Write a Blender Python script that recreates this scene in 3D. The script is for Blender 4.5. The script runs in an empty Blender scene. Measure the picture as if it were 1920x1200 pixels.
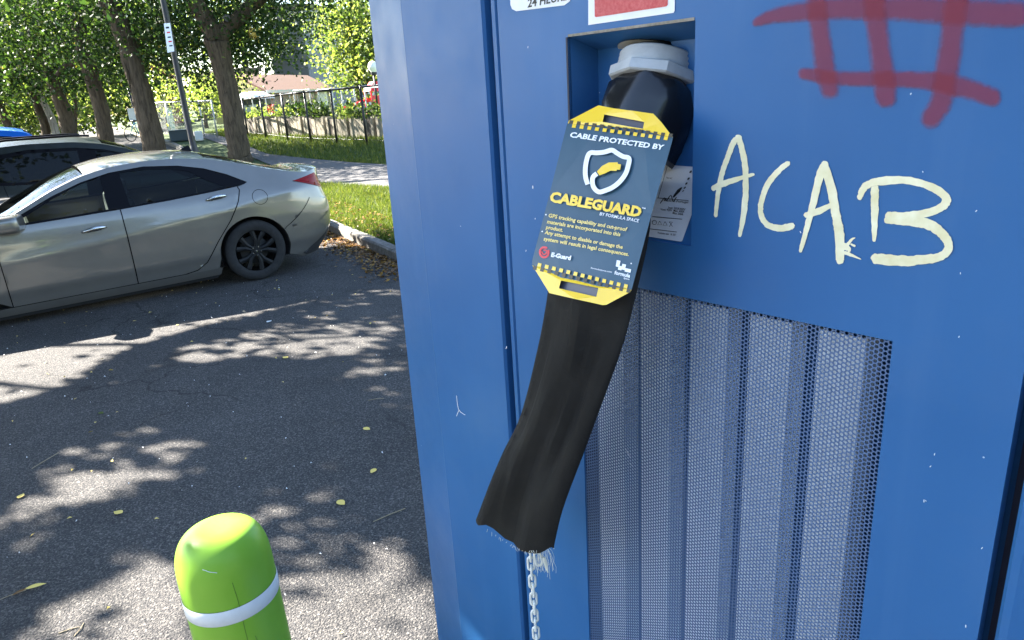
import bpy, math, random
import numpy as np
from mathutils import Vector, Matrix
from mathutils.geometry import delaunay_2d_cdt
random.seed(7); RNG = np.random.default_rng(7)
S = bpy.context.scene; COL = S.collection
# ------------------------------------------------------------------ camera
F_PX = 1337.0; CX, CY = 960.0, 600.0; HC = 1.85
_d = np.array([250.0, -4150.0, -F_PX]); UP = -_d/np.linalg.norm(_d)
_fw = np.array([0, 0, -1.0]); FY = _fw-UP*_fw.dot(UP); FY /= np.linalg.norm(FY); FX = np.cross(FY, UP)
R = np.array([FX, FY, UP]); CAMP = np.array([0, 0, HC])
cd = bpy.data.cameras.new('camera'); cam = bpy.data.objects.new('camera', cd); COL.objects.link(cam)
cd.sensor_width = 36; cd.lens = F_PX/1920*36; cd.clip_start = 0.02; cd.clip_end = 2000
M4 = Matrix([list(R[0])+[0], list(R[1])+[0], list(R[2])+[HC], [0, 0, 0, 1]]); cam.matrix_world = M4
S.camera = cam
# ------------------------------------------------------------------ light
SUN = np.array([-.735, .305, .605]); SUN /= np.linalg.norm(SUN)
W = bpy.data.worlds.new('World'); S.world = W; W.use_nodes = True
wn = W.node_tree; bg = wn.nodes['Background']; sky = wn.nodes.new('ShaderNodeTexSky'); sky.sky_type = 'NISHITA'; sky.sun_disc = False
sky.sun_elevation = math.asin(SUN[2]); sky.sun_rotation = math.atan2(SUN[0], SUN[1])
sky.air_density = 1.0; sky.dust_density = .5; sky.ozone_density = 1.0
wn.links.new(sky.outputs[0], bg.inputs[0]); bg.inputs[1].default_value = 0.058
ld = bpy.data.lights.new('sun', 'SUN'); ld.energy = 5.0; ld.angle = math.radians(.53); ld.color = (1, .93, .83)
sun = bpy.data.objects.new('sun', ld); COL.objects.link(sun); sun.rotation_euler = Vector(SUN).to_track_quat('Z', 'Y').to_euler()
vs = S.view_settings; vs.view_transform = 'Standard'; vs.look = 'None'; vs.gamma = 1; vs.use_curve_mapping = False; vs.exposure = 3.48
# ------------------------------------------------------------------ helpers
def ray(x, y):
    v = R@np.array([x-CX, -(y-CY), -F_PX]); return v/np.linalg.norm(v)
def tag(o, label=None, cat=None, group=None, kind=None):
    if label: o['label'] = label
    if cat: o['category'] = cat
    if group: o['group'] = group
    if kind: o['kind'] = kind
    return o
def empty(name, loc=(0, 0, 0), rz=0, parent=None):
    o = bpy.data.objects.new(name, None); COL.objects.link(o); o.location = loc; o.rotation_euler = (0, 0, rz); o.empty_display_size = .1
    if parent: o.parent = parent
    return o
def obj(name, V, Fc, m, parent=None, smooth=False, mats=None, fm=None):
    me = bpy.data.meshes.new(name); V = np.asarray(V, dtype=float)
    me.from_pydata(V.tolist(), [], [list(map(int, f)) for f in Fc])
    if mats:
        for q in mats: me.materials.append(q)
        if fm is not None: me.polygons.foreach_set('material_index', fm)
    elif m: me.materials.append(m)
    if smooth: me.polygons.foreach_set('use_smooth', [True]*len(me.polygons))
    me.update(); o = bpy.data.objects.new(name, me); COL.objects.link(o)
    if parent: o.parent = parent
    return o
def arr_obj(name, V, nper, m, parent=None):
    """big mesh of n-gons that share no vertices; V (k*nper,3)"""
    V = np.asarray(V, dtype=np.float32).reshape(-1, 3); n = len(V)//nper
    me = bpy.data.meshes.new(name); me.vertices.add(len(V)); me.vertices.foreach_set('co', V.ravel())
    me.loops.add(len(V)); me.loops.foreach_set('vertex_index', np.arange(len(V), dtype=np.int32))
    me.polygons.add(n); me.polygons.foreach_set('loop_start', np.arange(0, len(V), nper, dtype=np.int32))
    me.materials.append(m); me.update(calc_edges=True); me.validate()
    o = bpy.data.objects.new(name, me); COL.objects.link(o)
    if parent: o.parent = parent
    return o
class MB:
    def __init__(s): s.v = []; s.f = []
    def add(s, V, Fc):
        n = len(s.v); s.v += [tuple(map(float, p)) for p in V]; s.f += [[i+n for i in f] for f in Fc]; return s
    def box(s, a, b, rz=0, c=None):
        x0, y0, z0 = a; x1, y1, z1 = b
        V = [(x0, y0, z0), (x1, y0, z0), (x1, y1, z0), (x0, y1, z0), (x0, y0, z1), (x1, y0, z1), (x1, y1, z1), (x0, y1, z1)]
        return s.add(V, [(0, 3, 2, 1), (4, 5, 6, 7), (0, 1, 5, 4), (1, 2, 6, 5), (2, 3, 7, 6), (3, 0, 4, 7)])
    def tube(s, pts, rad, seg=10, noise=0., cap=True, rs=0):
        pts = [np.array(p, float) for p in pts]; n = len(pts)
        rad = [rad]*n if np.isscalar(rad) else rad
        rr = np.random.default_rng(rs); V = []; ref = None
        for i in range(n):
            t = pts[min(i+1, n-1)]-pts[max(i-1, 0)]; t /= (np.linalg.norm(t)+1e-9)
            if ref is None:
                ref = np.cross(t, [0, 0, 1.]) if abs(t[2]) < .9 else np.cross(t, [1., 0, 0])
            ref = ref-t*ref.dot(t); ref /= np.linalg.norm(ref); w = np.cross(t, ref)
            for k in range(seg):
                a = 2*math.pi*k/seg; r = rad[i]*(1+noise*rr.normal())
                V.append(pts[i]+(ref*math.cos(a)+w*math.sin(a))*r)
        Fc = [(i*seg+k, i*seg+(k+1) % seg, (i+1)*seg+(k+1) % seg, (i+1)*seg+k) for i in range(n-1) for k in range(seg)]
        if cap: Fc += [list(range(seg))[::-1], [(n-1)*seg+k for k in range(seg)]]
        return s.add(V, Fc)
    def lathe(s, prof, seg=32, M=None):
        V = []; n = len(prof)
        for r, z in prof:
            for k in range(seg):
                a = 2*math.pi*k/seg; V.append((r*math.cos(a), r*math.sin(a), z))
        if M is not None: V = [tuple(M@Vector(p)) for p in V]
        Fc = [(i*seg+k, i*seg+(k+1) % seg, (i+1)*seg+(k+1) % seg, (i+1)*seg+k) for i in range(n-1) for k in range(seg)]
        return s.add(V, Fc)
    def build(s, name, m, parent=None, smooth=False): return obj(name, s.v, s.f, m, parent, smooth)
def copy_tree(o, parent=None):
    c = o.copy(); COL.objects.link(c)
    if parent: c.parent = parent
    for ch in list(o.children): copy_tree(ch, c)
    return c
# ------------------------------------------------------------------ materials
def mat(name, col=(.5, .5, .5), rough=.5, metal=0., spec=.5, coat=0., trans=0.):
    m = bpy.data.materials.new(name); m.use_nodes = True; b = m.node_tree.nodes['Principled BSDF']
    b.inputs['Base Color'].default_value = (*col, 1); b.inputs['Roughness'].default_value = rough; b.inputs['Metallic'].default_value = metal
    b.inputs['Specular IOR Level'].default_value = spec; b.inputs['Coat Weight'].default_value = coat; b.inputs['Coat Roughness'].default_value = .06
    return m
class NT:
    def __init__(s, m): s.t = m.node_tree; s.b = s.t.nodes['Principled BSDF']; s.co = s.t.nodes.new('ShaderNodeTexCoord')
    def n(s, ty, **k):
        x = s.t.nodes.new(ty)
        for a, v in k.items(): setattr(x, a, v)
        return x
    def l(s, a, b): s.t.links.new(a, b)
    def noise(s, sc, det=4, rough=.6, vec=None, dist=0):
        x = s.n('ShaderNodeTexNoise'); x.inputs['Scale'].default_value = sc; x.inputs['Detail'].default_value = det; x.inputs['Roughness'].default_value = rough; x.inputs['Distortion'].default_value = dist
        s.l(vec or s.co.outputs['Object'], x.inputs['Vector']); return x.outputs['Fac']
    def vor(s, sc, vec=None, out='Distance', feat='F1'):
        x = s.n('ShaderNodeTexVoronoi', feature=feat); x.inputs['Scale'].default_value = sc; s.l(vec or s.co.outputs['Object'], x.inputs['Vector']); return x.outputs[out]
    def scale(s, v):
        x = s.n('ShaderNodeMapping'); x.inputs['Scale'].default_value = v; s.l(s.co.outputs['Object'], x.inputs['Vector']); return x.outputs[0]
    def ramp(s, f, stops):
        x = s.n('ShaderNodeValToRGB'); e = x.color_ramp.elements
        while len(e) < len(stops): e.new(.5)
        for q, (p, c) in zip(e, stops): q.position = p; q.color = (*c, 1) if not np.isscalar(c) else (c, c, c, 1)
        s.l(f, x.inputs[0]); return x.outputs[0]
    def mix(s, f, a, b, bt='MIX'):
        x = s.n('ShaderNodeMix', data_type='RGBA', blend_type=bt)
        for i, v in ((0, f), (6, a), (7, b)):
            if hasattr(v, 'links'): s.l(v, x.inputs[i])
            elif np.isscalar(v): x.inputs[i].default_value = v
            else: x.inputs[i].default_value = (*v, 1)
        return x.outputs[2]
    def bump(s, h, st=.3, d=.01):
        x = s.n('ShaderNodeBump'); x.inputs['Strength'].default_value = st; x.inputs['Distance'].default_value = d; s.l(h, x.inputs['Height']); s.l(x.outputs[0], s.b.inputs['Normal'])
    def col(s, c): s.l(c, s.b.inputs['Base Color'])
    def rough(s, c): s.l(c, s.b.inputs['Roughness'])

def m_blue():
    m = mat('blue_powder_coat', (.03, .13, .46), .38, 0, .22, .0); t = NT(m)
    c = t.ramp(t.noise(2.2, 3), [(.3, (.022, .105, .275)), (.7, (.036, .138, .335))])
    sp = t.ramp(t.vor(34), [(0, 1), (.02, 1), (.03, 0)]); sel = t.ramp(t.noise(5, 1), [(.55, 0), (.6, 1)])
    k = t.mix(1., sp, sel, 'MULTIPLY'); c2 = t.mix(k, c, (.6, .66, .75))
    dirt = t.ramp(t.noise(9, 6, .7), [(.5, 0), (.85, .12)]); t.col(t.mix(dirt, c2, (.16, .2, .27)))
    vv = t.scale((26, 26, .9)); drip = t.ramp(t.noise(1., 4, .6, vv), [(.55, 0), (.8, .14)]); c3 = t.mix(drip, t.mix(dirt, c2, (.16, .2, .27)), (.09, .2, .4)); t.col(c3)
    t.rough(t.ramp(t.noise(14, 5), [(.3, .33), (.75, .46)])); t.bump(t.noise(900, 2), .05, .001); return m
def m_asphalt():
    m = mat('asphalt', (.1, .1, .1), .93, 0, .25); t = NT(m)
    a = t.noise(95, 4, .75); v = t.vor(150, out='Color'); g = t.n('ShaderNodeSeparateColor'); t.l(v, g.inputs[0])
    c = t.ramp(a, [(.3, (.010, .011, .0135)), (.47, (.042, .0415, .043)), (.62, (.125, .116, .107))])
    st = t.ramp(g.outputs[0], [(0, (.012, .013, .016)), (.6, (.04, .04, .04)), (.85, (.13, .12, .11)), (1, (.26, .24, .21))])
    c = t.mix(.45, c, st); big = t.ramp(t.noise(.9, 5, .6), [(.3, .72), (.7, 1.15)]); c = t.mix(1., c, big, 'MULTIPLY'); wob = t.n('ShaderNodeVectorMath', operation='ADD'); nzc = t.n('ShaderNodeTexNoise'); nzc.inputs['Scale'].default_value = 1.7; nzc.inputs['Detail'].default_value = 8; t.l(t.co.outputs['Object'], nzc.inputs['Vector']); t.l(t.co.outputs['Object'], wob.inputs[0]); t.l(nzc.outputs['Color'], wob.inputs[1])
    ck = t.ramp(t.vor(.75, wob.outputs[0], feat='DISTANCE_TO_EDGE'), [(0, .45), (.006, .6), (.012, 1)]); ckm = t.ramp(t.noise(.5, 2), [(.48, 0), (.55, 1)]); ck = t.mix(ckm, (1, 1, 1), ck); c = t.mix(1., c, ck, 'MULTIPLY'); oil = t.ramp(t.noise(1.6, 3), [(.62, 1), (.72, .62)]); c = t.mix(1., c, oil, 'MULTIPLY')
    t.col(c); x = t.n('ShaderNodeMath', operation='ADD'); t.l(a, x.inputs[0]); t.l(t.vor(130), x.inputs[1]); t.bump(x.outputs[0], .9, .006); return m
def m_noisy(name, c0, c1, sc, rough=.85, bump=.4, bd=.01, stretch=None, det=5):
    m = mat(name, c0, rough, 0, .3); t = NT(m); v = t.scale(stretch) if stretch else None
    f = t.noise(sc, det, .65, v); t.col(t.ramp(f, [(.3, c0), (.7, c1)]))
    if bump: t.bump(f, bump, bd)
    return m
def m_leaf(name, c0, c1, c2, tr=.45):
    m = bpy.data.materials.new(name); m.use_nodes = True; t = NT(m); geo = t.n('ShaderNodeNewGeometry')
    c = t.ramp(geo.outputs['Random Per Island'], [(0, c0), (.6, c1), (.985, c2), (1, (.3, .25, .05))])
    t.col(c); t.b.inputs['Roughness'].default_value = .55; t.b.inputs['Specular IOR Level'].default_value = .2
    tl = t.n('ShaderNodeBsdfTranslucent'); t.l(t.mix(1., c, (1.5, 1.6, .7), 'MULTIPLY'), tl.inputs[0])
    mx = t.n('ShaderNodeMixShader'); mx.inputs[0].default_value = tr; t.l(t.b.outputs[0], mx.inputs[1]); t.l(tl.outputs[0], mx.inputs[2])
    t.l(mx.outputs[0], t.t.nodes['Material Output'].inputs[0]); return m
def m_glass(name, tint, fac):
    m = bpy.data.materials.new(name); m.use_nodes = True; t = NT(m); b = t.b
    b.inputs['Base Color'].default_value = (.01, .012, .012, 1); b.inputs['Roughness'].default_value = .03; b.inputs['Specular IOR Level'].default_value = .25
    tr = t.n('ShaderNodeBsdfTransparent'); tr.inputs[0].default_value = (*tint, 1); gl = t.n('ShaderNodeBsdfGlossy'); gl.inputs['Roughness'].default_value = .02
    fr = t.n('ShaderNodeFresnel'); fr.inputs[0].default_value = 1.35; mx = t.n('ShaderNodeMixShader'); t.l(fr.outputs[0], mx.inputs[0]); t.l(tr.outputs[0], mx.inputs[1]); t.l(gl.outputs[0], mx.inputs[2])
    m2 = t.n('ShaderNodeMixShader'); m2.inputs[0].default_value = fac; t.l(mx.outputs[0], m2.inputs[1]); t.l(b.outputs[0], m2.inputs[2]); t.l(m2.outputs[0], t.t.nodes['Material Output'].inputs[0]); return m
def m_paint(name, c, metal=.55, rough=.32, flake=True):
    m = mat(name, c, rough, metal, .5, 1.); t = NT(m)
    f = t.noise(3, 4); c1 = tuple(x*.88 for x in c); t.col(t.ramp(f, [(.3, c1), (.7, c)])); return m
def m_spray():
    m = mat('red_spray_paint', (.25, .018, .045), .6); t = NT(m)
    at = t.n('ShaderNodeAttribute', attribute_name='fall'); nz = t.noise(220, 3, .8); nb = t.noise(18, 3, .6)
    a = t.n('ShaderNodeMath', operation='MULTIPLY_ADD'); t.l(nz, a.inputs[0]); a.inputs[1].default_value = .7; t.l(at.outputs['Fac'], a.inputs[2])
    a2 = t.n('ShaderNodeMath', operation='MULTIPLY_ADD'); t.l(nb, a2.inputs[0]); a2.inputs[1].default_value = .5; t.l(a.outputs[0], a2.inputs[2])
    al = t.ramp(a2.outputs[0], [(.5, 0), (.85, .36), (1., .58)]); tr = t.n('ShaderNodeBsdfTransparent'); mx = t.n('ShaderNodeMixShader')
    t.l(al, mx.inputs[0]); t.l(tr.outputs[0], mx.inputs[1]); t.l(t.b.outputs[0], mx.inputs[2]); t.l(mx.outputs[0], t.t.nodes['Material Output'].inputs[0]); return m
def m_marker():
    m = mat('pale_yellow_paint_marker', (.8, .74, .46), .6); t = NT(m); t.col(t.ramp(t.noise(45, 4), [(.3, (.72, .65, .36)), (.7, (.9, .86, .62))]))
    at = t.n('ShaderNodeAttribute', attribute_name='fall'); nz = t.noise(150, 5, .8); nb = t.noise(28, 2, .5)
    a = t.n('ShaderNodeMath', operation='MULTIPLY_ADD'); t.l(nz, a.inputs[0]); a.inputs[1].default_value = .9; t.l(at.outputs['Fac'], a.inputs[2]); a2 = t.n('ShaderNodeMath', operation='ADD'); t.l(a.outputs[0], a2.inputs[0]); t.l(nb, a2.inputs[1])
    al = t.ramp(a2.outputs[0], [(.83, 0), (.93, 1)]); tr = t.n('ShaderNodeBsdfTransparent'); mx = t.n('ShaderNodeMixShader'); t.l(al, mx.inputs[0]); t.l(tr.outputs[0], mx.inputs[1]); t.l(t.b.outputs[0], mx.inputs[2]); t.l(mx.outputs[0], t.t.nodes['Material Output'].inputs[0]); return m
def m_mesh_fabric():
    m = mat('black_woven_nylon', (.012, .012, .013), .74, 0, .22); t = NT(m)
    b = t.b; b.inputs['Sheen Weight'].default_value = .0; b.inputs['Sheen Roughness'].default_value = .4
    f = t.noise(6, 4); t.col(t.ramp(f, [(.3, (.010, .0098, .0095)), (.75, (.030, .028, .025))]))
    w = t.n('ShaderNodeTexWave'); w.inputs['Scale'].default_value = 900; t.l(t.co.outputs['Object'], w.inputs['Vector']); wr = t.noise(22, 5, .6, None, 1.2); ad = t.n('ShaderNodeMath', operation='MULTIPLY_ADD'); t.l(wr, ad.inputs[0]); ad.inputs[1].default_value = 14; t.l(w.outputs['Fac'], ad.inputs[2]); t.bump(ad.outputs[0], .55, .0006); return m
def m_bark(name, c0, c1):
    m = mat(name, c0, .95, 0, .15); t = NT(m); v = t.scale((1, 1, .16)); f = t.noise(14, 7, .75, v, .6); w = t.vor(9, t.scale((1.2, 1.2, .3)), feat='DISTANCE_TO_EDGE') if False else t.noise(3, 4)
    t.col(t.mix(w, t.ramp(f, [(.35, c0), (.62, c1)]), t.ramp(f, [(.3, tuple(x*.7 for x in c0)), (.7, c1)]))); t.bump(f, 1., .05); return m
def m_shingle(name, c0, c1, scale, rot=False):
    m = mat(name, c0, .9); t = NT(m); br = t.n('ShaderNodeTexBrick'); t.l(t.scale(scale), br.inputs['Vector'])
    br.inputs['Color1'].default_value = (*c0, 1); br.inputs['Color2'].default_value = (*c1, 1); br.inputs['Mortar'].default_value = (*[x*.6 for x in c0], 1); br.inputs['Mortar Size'].default_value = .02
    t.col(br.outputs[0]); return m
BLUE = m_blue(); ASPH = m_asphalt()
M = dict(
 gap=mat('dark_rubber_gap', (.006, .012, .035), .6), steel=mat('painted_perforated_steel', (.075, .13, .25), .45, .0, .4), slat=mat('pale_louvre_steel', (.74, .8, .86), .5),
 inner=mat('dark_inner_housing', (.02, .035, .09), .7), white=m_noisy('white_vinyl', (.78, .79, .8), (.84, .84, .84), 40, .45, 0), red=m_noisy('red_vinyl', (.5, .055, .06), (.62, .13, .13), 260, .5, 0),
 ink=mat('black_ink', (.012, .012, .014), .5), yel=mat('yellow_print', (.9, .6, .02), .35, 0, .5, .3), navy=m_noisy('slate_blue_print', (.035, .085, .135), (.05, .11, .165), 14, .3, 0), wht=mat('white_print', (.86, .88, .9), .4),
 paleyel=mat('pale_yellow_print', (.92, .72, .22), .4), redp=mat('red_print', (.7, .03, .05), .4), chk=mat('dark_check_print', (.06, .045, .02), .4),
 marker=m_marker(), spray=m_spray(), fabric=m_mesh_fabric(), tape=mat('black_glossy_tape', (.012, .012, .014), .22, 0, .6),
 pvc=m_noisy('grey_white_pvc', (.36, .38, .39), (.5, .52, .53), 30, .45, 0), ring=mat('beige_gasket', (.55, .52, .42), .6), cable=mat('black_cable', (.008, .008, .009), .45),
 grime=m_noisy('worn_edge_grime', (.2, .17, .12), (.36, .33, .28), 120, .9, .6, .002),
 zinc=m_noisy('galvanised_steel', (.66, .67, .6), (.86, .86, .8), 90, .35, .3, .001), thread=mat('frayed_white_fibre', (.75, .72, .6), .8),
 strap=mat('grey_plastic_strap', (.1, .1, .13), .35), spec=m_noisy('grey_label_film', (.6, .62, .66), (.68, .69, .72), 20, .4, 0),
 lime=m_noisy('lime_green_plastic', (.21, .43, .03), (.27, .49, .05), 5, .36, 0), band=m_noisy('white_reflective_tape', (.72, .72, .7), (.8, .8, .78), 50, .4, 0), scuff=mat('dark_scuff', (.1, .2, .02), .6),
 tyre=m_noisy('tyre_rubber', (.018, .018, .019), (.03, .03, .031), 20, .85, .3, .004), rim=mat('dark_grey_alloy', (.009, .0095, .0105), .55, .0, .25), chrome=mat('bright_satin_metal', (.6, .6, .6), .2, 1.),
 trim=mat('black_gloss_trim', (.003, .003, .005), .4, 0, .12), plastic=mat('black_plastic', (.02, .02, .022), .6), carin=m_noisy('dark_car_interior', (.03, .03, .032), (.05, .05, .05), 8, .8, 0),
 lens=mat('red_tail_lens', (.22, .002, .004), .25, 0, .2, .0), lens2=mat('dark_red_lens', (.12, .003, .006), .12, 0, .6, 1.), glass=m_glass('tinted_car_glass', (.66, .74, .70), .02), vglass=m_glass('near_black_glass', (.05, .06, .06), .5), dglass=m_glass('dark_privacy_glass', (.34, .4, .37), .05),
 silver=m_paint('warm_silver_car_paint', (.205, .195, .178)), dark=mat('charcoal_green_car_paint', (.008, .011, .010), .35, 0, .3, .25), carblue=m_paint('bright_blue_car_paint', (.01, .16, .75), .3),
 bark=m_bark('brown_bark', (.045, .034, .023), (.145, .11, .072)), bark2=m_bark('sunlit_pale_bark', (.2, .17, .13), (.42, .38, .31)),  # second bark is lightened, sunlight painted into one slim trunk
 leaf=m_leaf('mid_green_leaf', (.016, .033, .011), (.038, .066, .02), (.085, .118, .035), .38), leafd=m_leaf('deep_green_leaf', (.011, .027, .009), (.026, .055, .015), (.06, .10, .022), .36), leafy=m_leaf('yellow_green_leaf', (.075, .115, .03), (.15, .19, .055), (.28, .30, .11), .5),
 grass=m_leaf('grass_blade', (.035, .058, .012), (.078, .108, .022), (.17, .175, .045), .35), lawn=m_noisy('lawn_soil_and_turf', (.02, .04, .010), (.06, .09, .022), 9, .95, .8, .05), litter=m_leaf('brown_fallen_leaf', (.06, .03, .012), (.16, .075, .018), (.3, .17, .035), .1),
 path=m_noisy('park_path_asphalt', (.055, .055, .058), (.11, .105, .1), 30, .95, .4, .01), conc=m_noisy('worn_kerb_concrete', (.08, .076, .07), (.2, .19, .17), 12, .95, .6, .02),
 black=mat('black_painted_metal', (.012, .012, .013), .45), galv=mat('pale_grey_fence_metal', (.45, .46, .45), .5, .3), wood=m_noisy('weathered_pale_board', (.2, .18, .14), (.36, .33, .26), 7, .9, .4, .01, (1, 1, .2)), wood2=m_noisy('dark_weathered_board', (.07, .06, .05), (.14, .12, .1), 7, .9, .4, .01),
 cream=m_noisy('cream_siding', (.36, .32, .2), (.42, .37, .25), 3, .8, 0), cream_shaded=m_noisy('shaded_cream_siding', (.34, .3, .25), (.4, .36, .3), 3, .8, 0), roofb=m_noisy('brown_shingle_roof', (.13, .075, .055), (.19, .115, .085), 30, .95, .5, .01), wtrim=mat('white_trim', (.78, .78, .76), .5),
 stone=m_shingle('grey_stone_block', (.22, .22, .23), (.3, .3, .31), (1.6, 1.6, 1.6)), stucco=m_noisy('pale_stucco', (.7, .68, .56), (.78, .76, .66), 3, .9, 0), brick=m_shingle('orange_red_brick', (.45, .17, .1), (.56, .24, .14), (2.5, 2.5, 2.5)), brown=mat('brown_fascia', (.1, .08, .06), .8), window=mat('dark_window_pane', (.02, .025, .03), .06, 0, .8),
 teal=mat('pale_teal_panel', (.25, .5, .48), .6), bin=mat('slate_bin_plastic', (.05, .07, .08), .5), soil=mat('dark_soil', (.03, .02, .015), .95), redplay=mat('red_playground_plastic', (.75, .04, .05), .35), tarp=m_noisy('white_canopy_cloth', (.75, .75, .74), (.82, .82, .8), 4, .8, 0), globe=mat('white_lamp_globe', (.85, .84, .8), .3),
 bike=mat('pale_blue_bike_paint', (.2, .4, .5), .4), sign=mat('pale_sign_face', (.7, .76, .78), .5), flower=mat('red_flower_petals', (.75, .08, .08), .6), tub=mat('blue_plastic_tub', (.05, .28, .5), .5), yleaf=mat('yellow_dry_leaf', (.7, .52, .12), .7), twig=mat('dry_twig', (.3, .24, .15), .9), orange=mat('orange_leaf', (.8, .22, .06), .6))

# ------------------------------------------------------------------ terrain
AX = np.array([.8690, .4948, 0]); BX = np.array([-.4948, .8690, 0]); K1 = np.array([-2.615, 10.553, 0])   # along a parked car / along the kerb
def sm(t): t = np.clip(t, 0, 1); return t*t*(3-2*t)
def lot(l): return .62*sm((l-4)/18)
def ql(p): d = np.asarray(p)[..., :3]-K1; return d@AX, d@BX
def hgt(x, y):
    q = (x-K1[0])*AX[0]+(y-K1[1])*AX[1]; l = (x-K1[0])*BX[0]+(y-K1[1])*BX[1]
    z = lot(l)
    return z+np.where(q > .12, .12+.34*sm((q-.2)/6), 0.), q, l
def H0(x, y): return float(hgt(np.float64(x), np.float64(y))[0])
def gpt(x, y):
    r = ray(x, y); t = 1.0
    while t < 400:
        p = CAMP+r*t
        if p[2] < H0(p[0], p[1]): break
        t += .01 if t < 12 else .03
    return p
def atd(x, y, dep):
    """point on the ray through pixel x,y at horizontal distance dep from the camera"""
    r = ray(x, y); return CAMP+r*(dep/math.hypot(r[0], r[1]))
def depth(p): return float(-(R.T@(np.asarray(p)-CAMP))[2])
def hd(p): return math.hypot(p[0], p[1])
def Q(q, l, z=0): p = K1+AX*q+BX*l; p[2] = z; return p

# lawn sheet reaching the horizon: fine near, coarse far, built in kerb coordinates
def sheet(name, qs, ls, zf, m):
    V = []; nq, nl = len(qs), len(ls)
    for q in qs:
        for l in ls: V.append(Q(q, l, zf(q, l)))
    Fc = [(i*nl+j, (i+1)*nl+j, (i+1)*nl+j+1, i*nl+j+1) for i in range(nq-1) for j in range(nl-1)]
    return tag(obj(name, V, Fc, m, None, True), kind='structure')
lfar = [-400, -60, -25]+list(np.arange(-12, 34, 1.0))+[40, 60, 120, 500]
sheet('lawn', [.12]+list(np.arange(.3, 8, .35))+[10, 14, 20, 40, 120, 500], lfar, lambda q, l: float(lot(l)+.10+.34*sm((q-.2)/6)), M['lawn'])
sheet('asphalt_lot', [-500, -100, -40]+list(np.arange(-20, .01, 1.0)), lfar, lambda q, l: float(lot(l)), ASPH)
k = tag(empty('kerb'), kind='structure')
for i in range(-8, 22):
    l0 = i*1.22; l1 = l0+1.205; b = MB(); V = []
    prof = [(-.005, -.05), (0, .10), (.025, .125), (.13, .13), (.16, .10)]
    for l in (l0, l1):
        for q, z in prof: V.append(Q(q+random.uniform(-.006, .006), l, float(lot(l))+z+random.uniform(-.004, .004)))
    n = 5; b.add(V, [(j, j+1, n+j+1, n+j) for j in range(n-1)]+[(4, 3, 2, 1, 0), (5, 6, 7, 8, 9)]); b.build('kerb_stone', M['conc'], k)
# park path
def path_edges():
    a = [gpt(*p) for p in ((745, 353), (640, 344), (600, 343))]; c = [gpt(*p) for p in ((725, 309), (600, 297), (500, 289))]
    return a, c
_a, _c = path_edges(); qa = [ql(p) for p in _a]; qc = [ql(p) for p in _c]
fa = np.polyfit([v[1] for v in qa], [v[0] for v in qa], 1); fc = np.polyfit([v[1] for v in qc], [v[0] for v in qc], 1)
print('path', fa, fc, qa, qc)
V = []; ls = np.arange(-14, 60, .5)
for l in ls:
    q0 = max(.35, np.interp(l, [qa[0][1], qa[2][1], 30, 60], [qa[0][0], qa[2][0], qa[2][0]-.2, qa[2][0]-.2])); q1 = np.interp(l, [qc[0][1], qc[2][1], 40, 60], [qc[0][0], qc[2][0], qc[2][0]+.2, qc[2][0]+.2])
    for t in (0, .25, .5, .75, 1): p = K1+AX*(q0+(q1-q0)*t)+BX*l; p[2] = H0(p[0], p[1])+.008; V.append(p)
tag(obj('park_path', V, [(i*5+j, i*5+j+1, i*5+j+6, i*5+j+5) for i in range(len(ls)-1) for j in range(4)], M['path']), kind='structure')
PATH = (ls, qa, qc)
def on_path(q, l):
    q0 = np.interp(l, [qa[0][1], qa[2][1], 30, 60], [qa[0][0], qa[2][0], qa[2][0]-.2, qa[2][0]-.2]); q1 = np.interp(l, [qc[0][1], qc[2][1], 40, 60], [qc[0][0], qc[2][0], qc[2][0]+.2, qc[2][0]+.2])
    return (q > q0) & (q < q1)

# ------------------------------------------------------------------ charging station (local frame: x right on the face, y into it, z up)
DF = .62; MX = BX*0+np.array([.7710, .6368, 0]); SX = np.array([.6368, -.7710, 0])
CHR = math.atan2(SX[1], SX[0]); COR = MX*DF
def loc(x, y, a=0, b=1, c=0, d=0):
    """pixel ray meets plane a*s+b*y+c*z=d in the station's own frame"""
    r = ray(x, y); rs = r@SX; rm = r@MX; rz = r[2]; t = (d-b*(-DF)-c*HC)/(a*rs+b*rm+c*rz); return np.array([rs*t, -DF+rm*t, HC+rz*t])
face = lambda off: (lambda x, y, e=0: loc(x, y, 0, 1, 0, -(off+e)))
def poly(name, pts, m, parent, surf, e=0, thick=0, holes=()):
    """flat polygon from outline pixels on a surface, with optional holes and thickness (towards +normal)"""
    loops = [pts]+list(holes); vs2 = []; ed = []
    for L in loops:
        n0 = len(vs2); vs2 += [Vector((p[0], p[1])) for p in L]; ed += [(n0+i, n0+(i+1) % len(L)) for i in range(len(L))]
    r = delaunay_2d_cdt(vs2, ed, [], 0, 1e-4); P = r[0]
    tris = [t for t in r[2] if inside(cen(P, t), pts) and not any(inside(cen(P, t), h) for h in holes)]
    V = [surf(p[0], p[1], e) for p in P]; n = len(V); Fc = [list(t)[::-1] for t in tris]
    if thick:
        V += [surf(p[0], p[1], e-thick) for p in P]; Fc += [[i+n for i in t] for t in tris]
        cnt = {}
        for t in tris:
            for i in range(3):
                a, b2 = t[i], t[(i+1) % 3]; kk = (min(a, b2), max(a, b2)); cnt.setdefault(kk, []).append((a, b2))
        for kk, q in cnt.items():
            if len(q) == 1: a, b2 = q[0]; Fc.append([a, b2, b2+n, a+n])
    return obj(name, V, Fc, m, parent)
def cen(P, t): return (sum(P[i][0] for i in t)/len(t), sum(P[i][1] for i in t)/len(t))
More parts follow.
